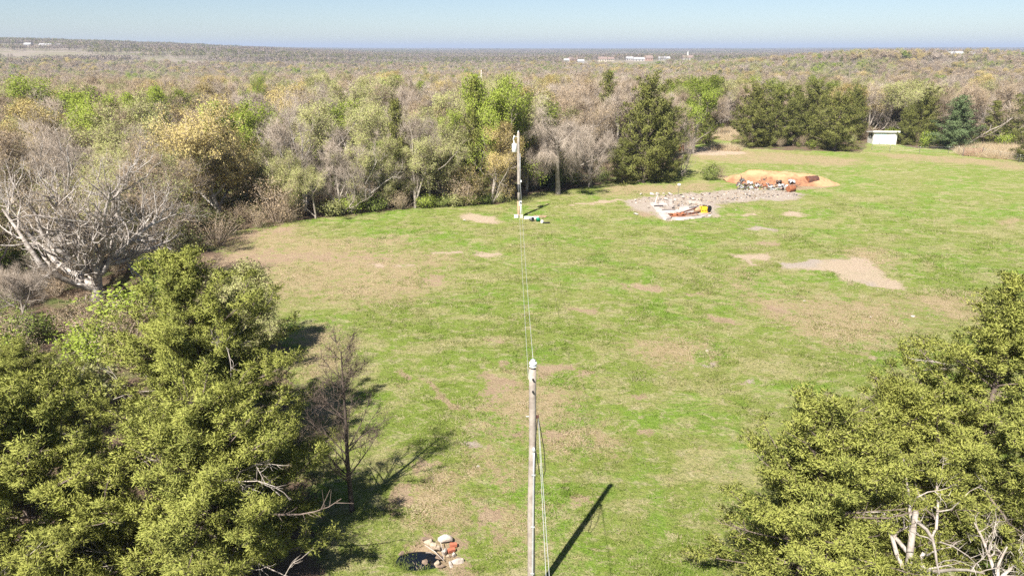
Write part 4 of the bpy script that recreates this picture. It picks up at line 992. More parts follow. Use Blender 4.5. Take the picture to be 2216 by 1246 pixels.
# ------------------------------------------------------------------ utility poles and wires
def sagline(a, b_, sag, n=40):
    a = np.array(a, float); b_ = np.array(b_, float); t = np.linspace(0, 1, n)[:, None]
    p = a + (b_ - a) * t; p[:, 2] -= (4 * sag * t * (1 - t))[:, 0]; return p
NX, NY = 0.62, 19.3
t = thing('utility_pole', 'grey weathered utility pole in the foreground with white insulator on top', 'utility pole', (NX, NY, 0))
zs = np.linspace(-0.3, 8.42, 14); wob = np.stack([0.012 * np.sin(zs * 1.3), 0.01 * np.cos(zs), zs], 1)
MB().tube(wob, np.linspace(0.128, 0.108, 14), 14).build('shaft', M['pole_wood'], t, True)
for zz in (8.15, 7.75): MB().lathe([(0.03, 0), (0.03, 0.06), (0.018, 0.07)], (0, -0.105, zz), 8, (R(90), 0, 0)).build('bolt', M['black'], t)
MB().lathe([(0.022, 8.38), (0.022, 8.52)], n=8).build('insulator_pin', M['galv'], t)
ins = MB().lathe([(0.04, 8.48), (0.10, 8.50), (0.115, 8.53), (0.07, 8.56), (0.10, 8.58), (0.12, 8.615), (0.11, 8.65), (0.06, 8.67), (0.05, 8.69), (0.075, 8.71), (0.06, 8.735)], n=16).build('insulator', M['porcelain'], t, True)
for q_ in (0.5, 2.6): MB().tube([(0.03 * math.cos(q_), 0.03 * math.sin(q_), 8.742), (0.10 * math.cos(q_), 0.10 * math.sin(q_), 8.70)], 0.014, 5).build('tie_wire', M['black'], ins)
MB().box((0.155, -0.02, 6.86), (0.08, 0.10, 0.07)).build('service_bracket', M['rust_dark'], t)
MB().tube([(-0.2, 0, 6.86), (0.2, 0, 6.86)], 0.014, 6).build('through_bolt', M['galv'], t)
cz = np.linspace(-0.1, 5.75, 8)
con = MB().tube(np.stack([0.05 + 0 * cz, -0.118 + 0 * cz, cz], 1), 0.03, 10).build('conduit', M['galv'], t, True)
for zz in (4.9, 3.0, 1.2): MB().box((0.04, -0.13, zz), (0.12, 0.05, 0.03)).build('strap', M['galv'], con)
MB().lathe([(0.03, 5.7), (0.05, 5.74), (0.055, 5.82), (0.02, 5.87)], (0.05, -0.118, 0), 10).build('weatherhead', M['galv'], t, True)
MB().tube([(0.10, -0.22, 5.82), (0.16, -0.28, 5.5), (0.22, -0.26, 5.05), (0.32, -0.22, 4.8), (0.40, -0.2, 5.1), (0.36, -0.18, 5.8), (0.24, -0.1, 6.5), (0.17, -0.05, 6.82)], 0.014, 6).build('cable_loop', M['black'], t, True)
MB().tube([(0.08, -0.2, 5.85), (0.1, -0.2, 6.3), (0.14, -0.1, 6.7), (0.17, -0.05, 6.8)], 0.012, 6).build('riser_cable', M['black'], t, True)

FXp, FYp = G(1123, 470)
t = thing('utility_pole', 'far utility pole with grey transformer and black band at the wood edge', 'utility pole', (FXp, FYp, 0))
zs = np.linspace(-0.3, 9.05, 10)
MB().tube(np.stack([-0.01 * zs, 0 * zs, zs], 1)[2:], np.linspace(0.17, 0.125, 10)[2:], 12).build('shaft', M['pole_wood'], t, True)
MB().tube([(0, 0, -0.3), (-0.018, 0, 1.79)], [0.178, 0.172], 12).build('pole_foot', M['pole_fresh'], t, True)
MB().tube([(-0.03, 0, 2.75), (-0.036, 0, 3.6)], 0.172, 12).build('black_band', M['black'], t, True)
tr = MB().lathe([(0.2, 7.0), (0.27, 7.05), (0.27, 7.8), (0.24, 7.88), (0.08, 7.95)], (-0.5, 0, 0), 14).build('transformer', M['porcelain'], t, True)
MB().lathe([(0.05, 7.93), (0.08, 8.0), (0.04, 8.05), (0.08, 8.12), (0.03, 8.22)], (-0.55, -0.05, 0), 8).build('bushing', M['porcelain'], tr, True)
for zz in (7.2, 7.65): MB().box((-0.2, 0, zz), (0.24, 0.08, 0.06)).build('hanger', M['galv'], tr)
MB().box((-0.3, 0, 8.62), (0.55, 0.06, 0.06)).build('cutout_arm', M['galv'], t)
MB().tube([(-0.62, 0, 8.3), (-0.5, 0, 8.75)], 0.06, 8).build('fuse_cutout', M['porcelain'], t)
MB().lathe([(0.05, 9.0), (0.09, 9.05), (0.06, 9.1), (0.08, 9.14), (0.04, 9.2)], (-0.09, 0, 0), 10).build('insulator', M['porcelain'], t, True)
MB().box((0.17, -0.12, 1.55), (0.24, 0.16, 0.5)).build('meter_box', M['porcelain'], t)
MB().lathe([(0.09, 0), (0.09, 0.1), (0.05, 0.13)], (0.17, -0.2, 1.65), 10, (R(90), 0, 0)).build('meter', M['glass_dark'], t)
MB().tube([(0.2, -0.1, -0.1), (0.2, -0.1, 1.3)], 0.04, 8).build('conduit', M['porcelain'], t, True)
MB().tube([(0.12, -0.12, 1.8), (0.1, -0.1, 6.9)], 0.025, 6).build('riser_cable', M['galv'], t, True)
MB().box((0.2, -0.1, 3.95), (0.14, 0.12, 0.2)).build('light_sensor', M['porcelain'], t)

MB().tube(sagline((NX, NY, 8.70), (FXp - 0.1, FYp, 9.12), 1.3), 0.006, 5).build('overhead_wire', M['wire'], None, True)
tag(bpy.data.objects['overhead_wire'], 'upper overhead wire running from the near pole insulator to the far pole', 'wire')
o = MB().tube(sagline((NX - 0.13, NY, 8.1), (FXp - 0.2, FYp, 7.0), 1.1), 0.0055, 5).build('overhead_wire', M['wire'], None, True)
tag(o, 'lower overhead wire on the left side of the near pole running to the far pole', 'wire')
for dx, lab in ((0.0, 'left of two pale service wires running from the near pole towards the viewer'), (0.09, 'right of two pale service wires running from the near pole towards the viewer')):
    o = MB().tube(sagline((NX + 0.17 + dx * 0.1, NY - 0.05, 6.84), (0.45 + dx * 5.5, -30, 7.2), 1.0), 0.006, 5).build('service_wire', M['wire'], None, True)
    tag(o, lab, 'wire')

# ------------------------------------------------------------------ things lying at the far pole
def at(px, py, dz=0.0):
    x, y = G(px, py); return (x, y, float(terrain(x, y)) + dz)
t = thing('box', 'white box lying left of the far pole foot', 'box', at(1117, 471), 0.1); MB().box((0, 0, 0.14), (0.42, 0.3, 0.28)).build('case', M['porcelain'], t); MB().box((0, 0, 0.295), (0.46, 0.34, 0.03)).build('lid', M['porcelain'], t)
t = thing('box', 'cream yellow box in front of the far pole foot', 'box', at(1128.5, 472), -0.1); MB().box((0, 0, 0.17), (0.34, 0.26, 0.34)).build('case', M['cream'], t); MB().box((0, 0, 0.355), (0.36, 0.28, 0.03)).build('lid', M['cream'], t)
t = thing('door_panel', 'long white panel lying on the grass right of the far pole', 'panel', at(1150, 472.5), -0.1)
MB().box((0, 0, 0.09), (1.55, 0.62, 0.06), (0.12, 0, 0)).build('sheet', M['white_paint'], t); MB().box((0, 0.33, 0.06), (1.6, 0.05, 0.1)).build('frame_rail', M['white_paint'], t); MB().box((0, -0.33, 0.03), (1.6, 0.05, 0.06)).build('frame_rail', M['white_paint'], t)
t = thing('tipped_bin', 'dark grey tipped bin in front of the white panel', 'bin', at(1147, 478), 0.4); MB().lathe([(0.15, 0), (0.21, 0.42), (0.23, 0.44)], (0, 0, 0.2), 12, (R(80), 0, 0.3)).build('body', M['grey_paint'], t, True); MB().lathe([(0.2, 0.38), (0.2, 0.445)], (0, 0, 0.2), 12, (R(80), 0, 0.3)).build('mouth', M['black'], t)
t = thing('plastic_tub', 'green plastic tub at the right end of the white panel', 'tub', at(1163, 479), 0.4); MB().lathe([(0.17, 0), (0.24, 0.3), (0.26, 0.32), (0.22, 0.32), (0.17, 0.08)], (0, 0, 0.0), 12, (0.3, 0.2, 0)).build('body', M['green_plastic'], t, True); MB().box((0.1, -0.1, 0.34), (0.3, 0.2, 0.05), (0.3, 0.4, 0.3)).build('lid', M['green_plastic'], t)
t = thing('plastic_jug', 'white plastic jug on the grass right of the green tub', 'jug', at(1173, 483), 0.2); MB().lathe([(0.14, 0), (0.16, 0.05), (0.16, 0.24), (0.06, 0.33), (0.06, 0.36)], n=10).build('body', M['white_paint'], t, True); MB().tube([(0.1, 0, 0.3), (0.2, 0, 0.27), (0.17, 0, 0.14)], 0.02, 6).build('handle', M['white_paint'], t)
t = thing('pipe', 'short black pipe lying beside the white jug', 'pipe', at(1182, 483.5), 0.05); MB().tube([(-0.35, 0, 0.08), (0.35, 0.02, 0.08)], 0.075, 10).build('tube_wall', M['black'], t, True); MB().tube([(0.3, 0.02, 0.08), (0.38, 0.02, 0.08)], 0.09, 10).build('coupling', M['black'], t)
t = thing('wooden_frame', 'broken brown wooden frame behind the white panel', 'frame', at(1168, 470), -0.15)
for c_, s_, rz in (((0, 0.3, 0.1), (1.5, 0.09, 0.06), 0), ((0.2, -0.1, 0.08), (1.0, 0.09, 0.06), -0.25), ((0.5, 0.1, 0.1), (0.09, 0.5, 0.06), 0.3), ((-0.5, 0.15, 0.08), (0.09, 0.4, 0.06), 0)): MB().box(c_, s_, (0, 0, rz)).build('board', M['board'], t)

# ------------------------------------------------------------------ ruin: slab, rubble, scrap
def slab(poly_px, th, label, mat='concrete', rot=0.0):
    P_ = [G(*q_) for q_ in poly_px]; c_ = np.mean(P_, 0); n_ = len(P_)
    out = []
    for i in range(n_):                                   # broken, uneven edge
        a = np.array(P_[i]); b_ = np.array(P_[(i + 1) % n_]); k_ = max(2, int(np.hypot(*(b_ - a)) / 0.35))
        for j in range(k_): out.append(a + (b_ - a) * j / k_ + rng.normal(0, 0.06, 2))
    out = np.array(out) - c_; n_ = len(out)
    V = [(x_, y_, -0.05) for x_, y_ in out] + [(x_ * 0.985, y_ * 0.985, th + rng.normal(0, 0.012)) for x_, y_ in out] + [(0, 0, th)]
    F = [(i, (i + 1) % n_, n_ + (i + 1) % n_, n_ + i) for i in range(n_)] + [(n_ + i, n_ + (i + 1) % n_, 2 * n_) for i in range(n_)]
    area = sum(out[i][0] * out[(i + 1) % n_][1] - out[(i + 1) % n_][0] * out[i][1] for i in range(n_))
    if area < 0: F = [f[::-1] for f in F]
    o = MB().add(V, F).build('concrete_slab', M[mat]); o.location = (c_[0], c_[1], float(terrain(*c_))); return tag(o, label, 'slab', 'broken slabs of the ruin')
slab([(1412, 450), (1440, 455), (1490, 457), (1505, 462), (1500, 466), (1440, 462), (1420, 460)], 0.14, 'long pale concrete slab behind the rusty scrap')
slab([(1424, 464), (1450, 464), (1452, 475), (1440, 477), (1430, 472)], 0.18, 'pale concrete slab at the front left corner of the ruin')
slab([(1454, 466), (1500, 468), (1528, 460), (1538, 464), (1520, 472), (1478, 477), (1454, 476)], 0.12, 'pale concrete slab under the rusty scrap')
slab([(1472, 448), (1520, 448), (1525, 454), (1500, 455), (1470, 453)], 0.10, 'concrete slab behind the yellow machine')
slab([(1484, 437), (1512, 437), (1518, 441), (1490, 440)], 0.13, 'thin white slab farther back on the ruin', 'limestone_white')
slab([(1405, 440), (1440, 436), (1446, 446), (1415, 450), (1408, 446)], 0.07, 'low slab at the back left of the ruin')
t = thing('block_pier', 'short pier of stacked grey concrete blocks standing on the ruin', 'pier', at(1449, 451), 0.2)
for i in range(5):
    MB().box((rng.normal(0, 0.02), 0, 0.11 + 0.21 * i), (0.44, 0.4, 0.2), (0, 0, rng.normal(0, 0.06))).build('block', M['concrete'], t)
MB().box((0.34, -0.2, 0.3), (0.4, 0.2, 0.2), (0, 0, 0.5)).build('block', M['concrete'], t)
rub = [(1412, 422, .55, 'white rubble chunk at the back left of the ruin'), (1421, 423, .6, 'white rubble chunk beside the leaning white post'), (1436, 420, .5, 'white rubble chunk farthest back'),
       (1450, 422, .55, 'white rubble chunk left of the thin capped post'), (1387, 421, .45, 'lone pale stone left of the ruin'), (1403, 449, .5, 'round cream stone at the left edge of the ruin'),
       (1477, 428, .45, 'pale chunk right of the thin capped post'), (1500, 432, .5, 'pale chunk on the ash behind the white slab'), (1508, 434, .45, 'grey chunk at the right end of the white slab'),
       (1440, 432, .5, 'pinkish chunk behind the block pier'), (1462, 434, .45, 'pale chunk right behind the block pier'), (1534, 467, .5, 'pale chunk right of the yellow machine'), (1375, 464, .45, 'pale flat stone left of the front slab')]
for i, (px, py, s_, lab) in enumerate(rub):
    o = MB().rock((0, 0, 0), (s_ * 1.3, s_, s_ * 0.7), (0, 0, i), seed=i + 50).build('rubble_chunk', M['limestone_white'] if i % 3 else M['concrete']); o.location = at(px, py, s_ * 0.2); tag(o, lab, 'rubble', 'large rubble chunks on the ruin')
A = MB()
for poly, n_ in ((pp((1355, 432), (1430, 424), (1560, 416), (1700, 412), (1730, 424), (1600, 434), (1520, 440), (1440, 440), (1370, 440)), 520), (pp((1420, 440), (1520, 440), (1540, 466), (1430, 470)), 240)):
    lo, hi = poly.min(0), poly.max(0); k_ = 0
    while k_ < n_:
        p = lo + (hi - lo) * rng.random(2)
        if not inside(p[:1], p[1:], poly)[0]: continue
        s_ = rng.uniform(0.04, 0.05 + 0.16 * rng.random()); A.box((p[0], p[1], float(terrain(*p)) + s_ * 0.3), (s_ * 1.4, s_, s_ * 0.8), tuple(rng.uniform(-0.5, 0.5, 3) * np.array([1, 1, 6])), int(rng.integers(0, 4)), 0.8, s_ * 0.08); k_ += 1
o = A.build('rubble_scatter', [M['concrete'], M['limestone'], M['mud_stone'], M['charred']]); tag(o, 'small broken concrete and ash rubble strewn across the ruin', 'rubble', None, 'stuff')
t = thing('post', 'thin leaning dark post with a white cap behind the ruin', 'post', at(1467, 426)); MB().tube([(0, 0, -0.1), (0.02, 0, 0.7), (0.07, 0, 1.35)], 0.03, 6).build('stem', M['post_steel'], t); MB().lathe([(0.06, 1.35), (0.24, 1.42), (0.2, 1.58), (0.06, 1.64)], (0.05, 0, 0), 9).build('cap', M['white_paint'], t, True)
t = thing('post', 'short white leaning post at the back left of the ruin', 'post', at(1416, 443)); MB().tube([(0, 0, -0.1), (0.3, 0.1, 1.0)], 0.045, 7).build('stem', M['white_paint'], t); MB().box((0.3, 0.1, 1.0), (0.12, 0.12, 0.04)).build('cap', M['white_paint'], t)
# scrap on the slab
t = thing('rusty_sheet', 'crumpled orange rusty metal sheet on the front of the ruin', 'scrap', at(1464, 470, 0.12))
V = []; nx_, ny_ = 10, 6
for j in range(ny_):
    for i in range(nx_): V.append((-0.75 + 1.6 * i / 9, -0.35 + 0.75 * j / 5, 0.22 + 0.13 * math.sin(i * 1.9 + j) + rng.normal(0, 0.05)))
MB().add(V, [(j * nx_ + i, j * nx_ + i + 1, (j + 1) * nx_ + i + 1, (j + 1) * nx_ + i) for j in range(ny_ - 1) for i in range(nx_ - 1)]).build('sheet', M['rust'], t).modifiers.new('thick', 'SOLIDIFY').thickness = 0.02
MB().box((0.0, -0.42, 0.1), (1.7, 0.06, 0.12)).build('edge_rail', M['rust'], t); MB().box((0.0, 0.44, 0.12), (1.7, 0.06, 0.12)).build('edge_rail', M['rust_dark'], t)
t = thing('rusty_ladder', 'dark rusty ladder frame lying right of the orange sheet', 'scrap', at(1493, 468, 0.12), 0.25)
for yy in (-0.35, 0, 0.35): MB().box((0, yy, 0.12 + 0.1 * (yy == 0)), (1.7, 0.09, 0.1)).build('rail', M['rust_dark'], t)
for xx in (-0.7, -0.25, 0.2, 0.65): MB().box((xx, 0, 0.2), (0.08, 0.85, 0.08)).build('rung', M['rust'], t)
o = MB().tube([(-1.35, -0.75, 0.18), (1.25, 0.85, 0.55)], 0.085, 8).build('steel_beam', M['rust_dark'], loc=at(1486, 466, 0.1)); tag(o, 'thick dark brown beam slanting across the rusty scrap', 'beam')
o = MB().tube([(-1.5, -0.5, 0.1), (0, 0.05, 0.16), (1.5, 0.45, 0.24)], 0.06, 8).build('steel_beam', M['board'], loc=at(1510, 469.5, 0.1)); tag(o, 'long brown pole lying in front of the yellow machine', 'beam')
t = thing('machine', 'yellow machine housing with two dark slots and a black wheel', 'machine', at(1521, 462, 0.1), 0.12)
prof = [(-0.42, 0.05), (-0.42, 0.5), (-0.3, 0.66), (0.3, 0.7), (0.42, 0.58), (0.44, 0.05)]
V = [(x_, yy, z_) for yy in (-0.32, 0.32) for x_, z_ in prof]; k_ = len(prof)
hs = MB().add(V, [tuple(range(k_)), tuple(range(k_, 2 * k_))[::-1]] + [(i, i + k_, (i + 1) % k_ + k_, (i + 1) % k_) for i in range(k_)]).build('housing', M['yellow'], t)
for xx in (-0.17, 0.15): MB().box((xx, -0.322, 0.3), (0.22, 0.03, 0.08)).build('slot', M['black'], hs)
for xx in (-0.38, 0.38): MB().box((xx, -0.30, 0.42), (0.05, 0.06, 0.72), (0, 0.1, 0)).build('frame_bar', M['rust_dark'], t)
MB().lathe([(0.28, -0.12), (0.36, -0.1), (0.38, 0), (0.36, 0.1), (0.28, 0.12)], (0.62, -0.1, 0.42), 16, (R(90), 0, 0.5)).build('wheel', M['black'], t, True)
MB().lathe([(0.3, 0), (0.22, 0.5), (0.12, 0.62)], (-0.45, 0, 0.34), 12, (0, R(-90), 0)).build('nose_cone', M['rust_tan'], t, True)
for zz in (0.78, 0.74): MB().box((0.05 if zz > .75 else 0.3, 0.1, zz), (0.25, 0.08, 0.1)).build('knob', M['black'], t)
t = thing('scrap_pipe', 'black bent pipe behind the yellow machine', 'pipe', at(1500, 452, 0.1), 0.1); MB().tube([(-0.5, 0, 0.06), (0.2, 0.05, 0.08), (0.5, -0.1, 0.2)], 0.06, 8).build('tube_wall', M['charred'], t); MB().lathe([(0.09, 0), (0.09, 0.1)], (0.5, -0.1, 0.16), 8).build('coupling', M['black'], t)
o = MB().box((0, 0, 0.06), (1.5, 0.16, 0.1), (0, 0, 0.06)).build('timber', M['charred'], loc=at(1447, 457, 0.1)); tag(o, 'charred timber lying in front of the block pier', 'timber')
o = MB().box((0, 0, 0.06), (1.1, 0.14, 0.1), (0, 0, 0.2)).build('timber', M['charred'], loc=at(1425, 448, 0.1)); tag(o, 'charred timber left of the block pier', 'timber')

# ------------------------------------------------------------------ dirt mound with scrap
mx0, my0 = G(1563, 391); mx1, my1 = G(1820, 402); top_px = [(1563, 391), (1580, 376), (1592, 379), (1612, 366), (1650, 365), (1690, 370), (1735, 374), (1765, 378), (1790, 386), (1820, 402)]
nu, nv = 120, 44; V = []; WET = []; cu = np.linspace(0, 1, nu)
H_ = np.interp(cu, [0, .06, .12, .19, .33, .5, .67, .8, .9, 1.0], [0.05, 0.9, 0.85, 1.45, 1.6, 1.4, 1.25, 1.05, 0.55, 0.03])
H_ = np.convolve(np.pad(H_, 4, 'edge'), np.ones(9) / 9, 'valid')
for i, u in enumerate(cu):
    cx_ = mx0 + 0.2 + (mx1 - mx0) * u; cy_ = 98.6 - 2.2 * u
    wv = 0.9 + 1.7 * min(1, H_[i])
    for j in range(nv):
        v_ = -1 + 2 * j / (nv - 1); pr = max(0, 1 - abs(v_) ** 1.5)
        x_, y_ = cx_, cy_ + v_ * wv
        z_ = H_[i] * pr * (0.9 + 0.3 * float(fbm(x_ * 0.8, y_ * 0.8, 3))) + 0.16 * (float(fbm(x_ * 3, y_ * 3, 3)) - 0.3) * min(1, pr * 3) - 0.08
        V.append((x_ - mx0, y_ - my0, z_))
        WET.append(float(np.clip((-0.30 - v_) * 2.2 + 2.2 * (float(fbm(x_ * 1.2, y_ * 1.2, 4)) - 0.5), 0, 1) * sstep(0.86, 0.66, u)))
F = [(i * nv + j, (i + 1) * nv + j, (i + 1) * nv + j + 1, i * nv + j + 1) for i in range(nu - 1) for j in range(nv - 1)]
o = MB().add(V, F).build('dirt_mound', M['mound'], None, True, (mx0, my0, float(terrain(mx0, my0)))); tag(o, 'long orange heap of dug earth behind the ruin', 'dirt mound')
at_ = o.data.attributes.new('wet', 'FLOAT', 'POINT'); at_.data.foreach_set('value', np.array(WET, dtype=np.float32))
A = MB()
for _ in range(170):
    i = rng.integers(0, nu); j = rng.integers(2, nv - 2); p = np.array(V[i * nv + j]) + np.array([mx0, my0, 0]); s_ = rng.uniform(0.06, 0.2)
    A.rock((p[0], p[1], p[2] + s_ * 0.1), (s_, s_, s_ * 0.8), (0, 0, rng.random() * 6), int(rng.integers(0, 2)), 4, int(rng.integers(1e6)))
o = A.build('earth_clods', [M['mound'], M['mound_wet']]); tag(o, 'small clods of earth on the orange heap', 'clods', None, 'stuff')
def crumple(name, px, py, w, d, mat, label, seed, tilt=0.3, rz=0.0, dz=0.15):
    rg = np.random.default_rng(seed); nx_, ny_ = 7, 5
    V = [(-w / 2 + w * i / (nx_ - 1), -d / 2 + d * j / (ny_ - 1), rg.normal(0, 0.09) + 0.1 * math.sin(i * 1.7 + seed)) for j in range(ny_) for i in range(nx_)]
    V = np.array(V) @ rotm((tilt, rg.normal(0, 0.2), rz)).T
    V[:, 2] -= V[:, 2].min()
    o = MB().add(V, [(j * nx_ + i, j * nx_ + i + 1, (j + 1) * nx_ + i + 1, (j + 1) * nx_ + i) for j in range(ny_ - 1) for i in range(nx_ - 1)]).build(name, M[mat], loc=at(px, py, dz))
    o.modifiers.new('thick', 'SOLIDIFY').thickness = 0.02
    return tag(o, label, 'scrap', 'scrap metal in front of the dirt mound')
for i, (px, py, w_, d__, mt, lab, tl) in enumerate([
    (1712, 402, 1.3, 0.9, 'sheet_white', 'bright white crumpled sheet at the right end of the scrap heap', 0.7), (1694, 408, 1.5, 0.8, 'sheet_white', 'white crumpled sheet at the front of the scrap heap', 0.5),
    (1702, 396, 1.2, 0.8, 'sheet_grey', 'blue-grey twisted sheet at the top of the scrap heap', 0.9), (1685, 402, 1.0, 0.7, 'charred', 'black burnt sheet in the middle of the scrap heap', 0.4),
    (1668, 408, 1.0, 0.6, 'sheet_white', 'pale bent sheet in the middle front of the scrap heap', 0.6), (1655, 406, 1.1, 0.7, 'rust', 'rust-red sheet in the middle of the scrap heap', 0.5),
    (1640, 405, 0.9, 0.6, 'sheet_white', 'white square sheet left of the rust-red one', 0.9), (1622, 403, 0.9, 0.6, 'sheet_white', 'pale sheet standing at the left of the scrap heap', 1.0),
    (1606, 398, 0.9, 0.7, 'charred', 'dark burnt sheet at the left end of the scrap heap', 0.9), (1601, 404, 0.5, 0.4, 'sheet_white', 'small white sheet lying apart at the far left of the scrap', 0.3),
    (1672, 398, 1.1, 0.7, 'rust_dark', 'dark rusty sheet against the dirt mound', 0.8), (1636, 396, 0.8, 0.5, 'limestone_white', 'flat white board against the dirt mound', 0.5), (1652, 399, 1.0, 0.6, 'charred', 'black twisted sheet against the dirt mound', 0.6)]):
    crumple('scrap_sheet', px, py, w_ * 0.72, d__ * 0.7, mt, lab, i + 3, tl * 0.55, rng.uniform(-0.5, 0.5), 0.02 + 0.25 * (py < 404))
A = MB()
for _ in range(460):
    px = rng.uniform(1594, 1722); py = 397 + 15 * rng.random(); x_, y_ = G(px, py); s_ = rng.uniform(0.06, 0.30)
    z_ = s_ * 0.25 + 0.55 * max(0, (405 - py)) / 12 * rng.random(); mi = int(rng.choice(7, p=[.16, .2, .14, .12, .16, .12, .10])); w = rng.random()
    if w < 0.45:                                           # bent shards of sheet
        P_ = np.array([(-s_, -s_ * .5, 0), (0, -s_ * .6, s_ * .4), (s_, -s_ * .4, 0), (-s_, s_ * .5, .02), (0, s_ * .4, s_ * .45), (s_, s_ * .6, .03)]) + rng.normal(0, s_ * .15, (6, 3))
        P_ = np.concatenate([P_, P_ - np.array([0, 0, 0.015])]) @ rotm(tuple(rng.uniform(-1, 1, 3) * np.array([.9, .9, 3]))).T + np.array([x_, y_, z_])
        A.add(P_, [(0, 1, 4, 3), (1, 2, 5, 4), (9, 10, 7, 6), (10, 11, 8, 7), (0, 6, 7, 1), (1, 7, 8, 2), (3, 4, 10, 9), (4, 5, 11, 10)], mi)
    elif w < 0.7:                                          # sticks and bars
        d_ = rng.normal(size=3) * np.array([1, 1, .35]); d_ /= np.linalg.norm(d_); A.tube([(x_, y_, z_), tuple(np.array([x_, y_, z_ + .05]) + d_ * s_ * 4)], 0.02 + 0.02 * rng.random(), 4, mi)
    else: A.rock((x_, y_, z_), (s_ * 1.3, s_, s_ * .8), (0, 0, rng.random() * 6), mi, 3, int(rng.integers(1e6)))
o = A.build('scrap_litter', [M['sheet_white'], M['charred'], M['mound_wet'], M['limestone'], M['rust_dark'], M['sheet_grey'], M['board']]); tag(o, 'small burnt scraps and trash heaped before the dirt mound', 'scrap', None, 'stuff')
def drum(px, py, r_, L_, label, rz, mat='rust_dark'):
    t = thing('rusty_drum', label, 'drum', at(px, py), rz)
    MB().lathe([(r_ * 0.98, -L_ / 2), (r_, -L_ / 2 + .03), (r_ * 0.97, -L_ * .2), (r_ * 1.02, -L_ * .17), (r_ * 0.97, -L_ * .14), (r_ * 0.97, L_ * .14), (r_ * 1.02, L_ * .17), (r_ * 0.97, L_ * .2), (r_, L_ / 2 - .03), (r_ * 0.98, L_ / 2)], (0, 0, r_ * 0.9), 18, (0, R(90), 0)).build('shell', M[mat], t, True)
    MB().lathe([(r_ * 0.9, L_ / 2 + 0.002), (r_ * 0.9, L_ / 2 + 0.03)], (0, 0, r_ * 0.9), 18, (0, R(90), 0)).build('end_plate', M['rust'], t)
    MB().lathe([(r_ * 0.9, -L_ / 2 - 0.03), (r_ * 0.9, -L_ / 2 - 0.002)], (0, 0, r_ * 0.9), 18, (0, R(90), 0)).build('end_plate', M['rust'], t)
drum(1755, 400, 0.62, 1.6, 'big dark rusty drum at the right foot of the dirt mound', 0.25)
drum(1711, 415, 0.42, 1.0, 'smaller rusty barrel lying at the right front of the scrap heap', 0.5, 'rust')
o = MB().rock((0, 0, 0.3), (1.6, 1.0, 1.1), (0, 0, 0.4), 0, 5, 77).build('root_ball', M['rust_dark'], loc=at(1733, 397)); tag(o, 'dark earthy root clump between the scrap heap and the big drum', 'root clump')
t = thing('rusty_barrel', 'red rusty barrel standing under the thin bare tree by the big cedar', 'barrel', at(1474, 326), 0.2); MB().lathe([(0.5, 0), (0.52, 0.05), (0.5, 0.4), (0.53, 0.45), (0.5, 0.5), (0.5, 0.95), (0.52, 1.0), (0.46, 1.0), (0.46, 0.8)], n=14).build('shell', M['rust'], t, True); MB().box((0.4, -0.6, 0.3), (0.8, 0.1, 0.6), (0.4, 0, 0.3)).build('flap', M['rust'], t)

# ------------------------------------------------------------------ water pit with stones, front left of the near pole
px_, py_ = G(905, 1205)
w_ = [(px_ + 1.12 * math.cos(q_) * (1 + 0.1 * math.sin(3 * q_)), py_ + 0.74 * math.sin(q_) * (1 + 0.12 * math.cos(2 * q_))) for q_ in np.linspace(0, 2 * pi, 40)[:-1]]
o = MB().add([(a, b_, 0) for a, b_ in w_], [tuple(range(39))]).build('water', M['water'], loc=(0, 0, float(terrain(px_, py_)) - 0.16)); o['kind'] = 'structure'
def stone(px, py, size, rot, mat, label, seed, dz=0.0, name='rock'):
    x, y = G(px, py); o = MB().rock((0, 0, 0), size, rot, 0, 9, seed).build(name, M[mat], loc=(x, y, float(terrain(x, y)) + size[2] * 0.28 + dz)); return tag(o, label, 'rock', 'stones heaped at the water pit')
STONES = [(958, 1174, (0.62, 0.36, 0.3), (0.2, 0, 0.05), 'limestone_white', 'largest pale block at the back of the stone heap'), (922, 1170, (0.46, 0.26, 0.26), (0, 0.2, 0.2), 'mud_stone', 'muddy stone at the back left of the heap'),
          (928, 1181, (0.36, 0.3, 0.3), (0.1, 0, 0.5), 'limestone', 'pale stone at the water edge near the top of the heap'), (936, 1190, (0.28, 0.36, 0.36), (0.3, 0.3, 0.2), 'limestone', 'upright cream stone in the middle of the heap'),
          (946, 1192, (0.34, 0.3, 0.34), (0, 0.4, 0.8), 'limestone', 'tan stone right of the upright cream one'), (962, 1198, (0.32, 0.3, 0.26), (0.2, 0.1, 1.2), 'limestone_white', 'pale rounded stone left of the bricks'),
          (971, 1205, (0.2, 0.24, 0.22), (0, 0, 0.4), 'limestone', 'small tan stone below the bricks'), (950, 1206, (0.3, 0.26, 0.2), (0, 0, 1.0), 'mud_stone', 'dark stone under the sticks'),
          (992, 1215, (0.62, 0.34, 0.28), (0.1, -0.1, 0.45), 'limestone_white', 'white slab-like rock at the right end of the heap'), (975, 1220, (0.22, 0.34, 0.22), (0.2, 0, 0.2), 'limestone_white', 'white narrow rock at the right foot of the heap'),
          (983, 1203, (0.26, 0.22, 0.2), (0, 0.2, 0.7), 'limestone_white', 'small white rock under the bricks'), (921, 1217, (0.24, 0.3, 0.2), (0, 0, 0.3), 'mud_stone', 'brown stone at the lower left of the heap'),
          (944, 1222, (0.22, 0.34, 0.2), (0.4, 0, 0.5), 'limestone', 'tan stone at the bottom of the heap'), (955, 1228, (0.3, 0.22, 0.2), (0, 0, 0.1), 'mud_stone', 'dark stone at the bottom right of the heap'), (868, 1200, (0.26, 0.24, 0.2), (0, 0, 0.1), 'mud_stone', 'brown stone alone left of the water')]
for i, (px, py, sz, rt, mt, lab) in enumerate(STONES): stone(px, py, sz, rt, mt, lab, i + 7, 0.06 if 925 < px < 975 and py < 1200 else 0.0)
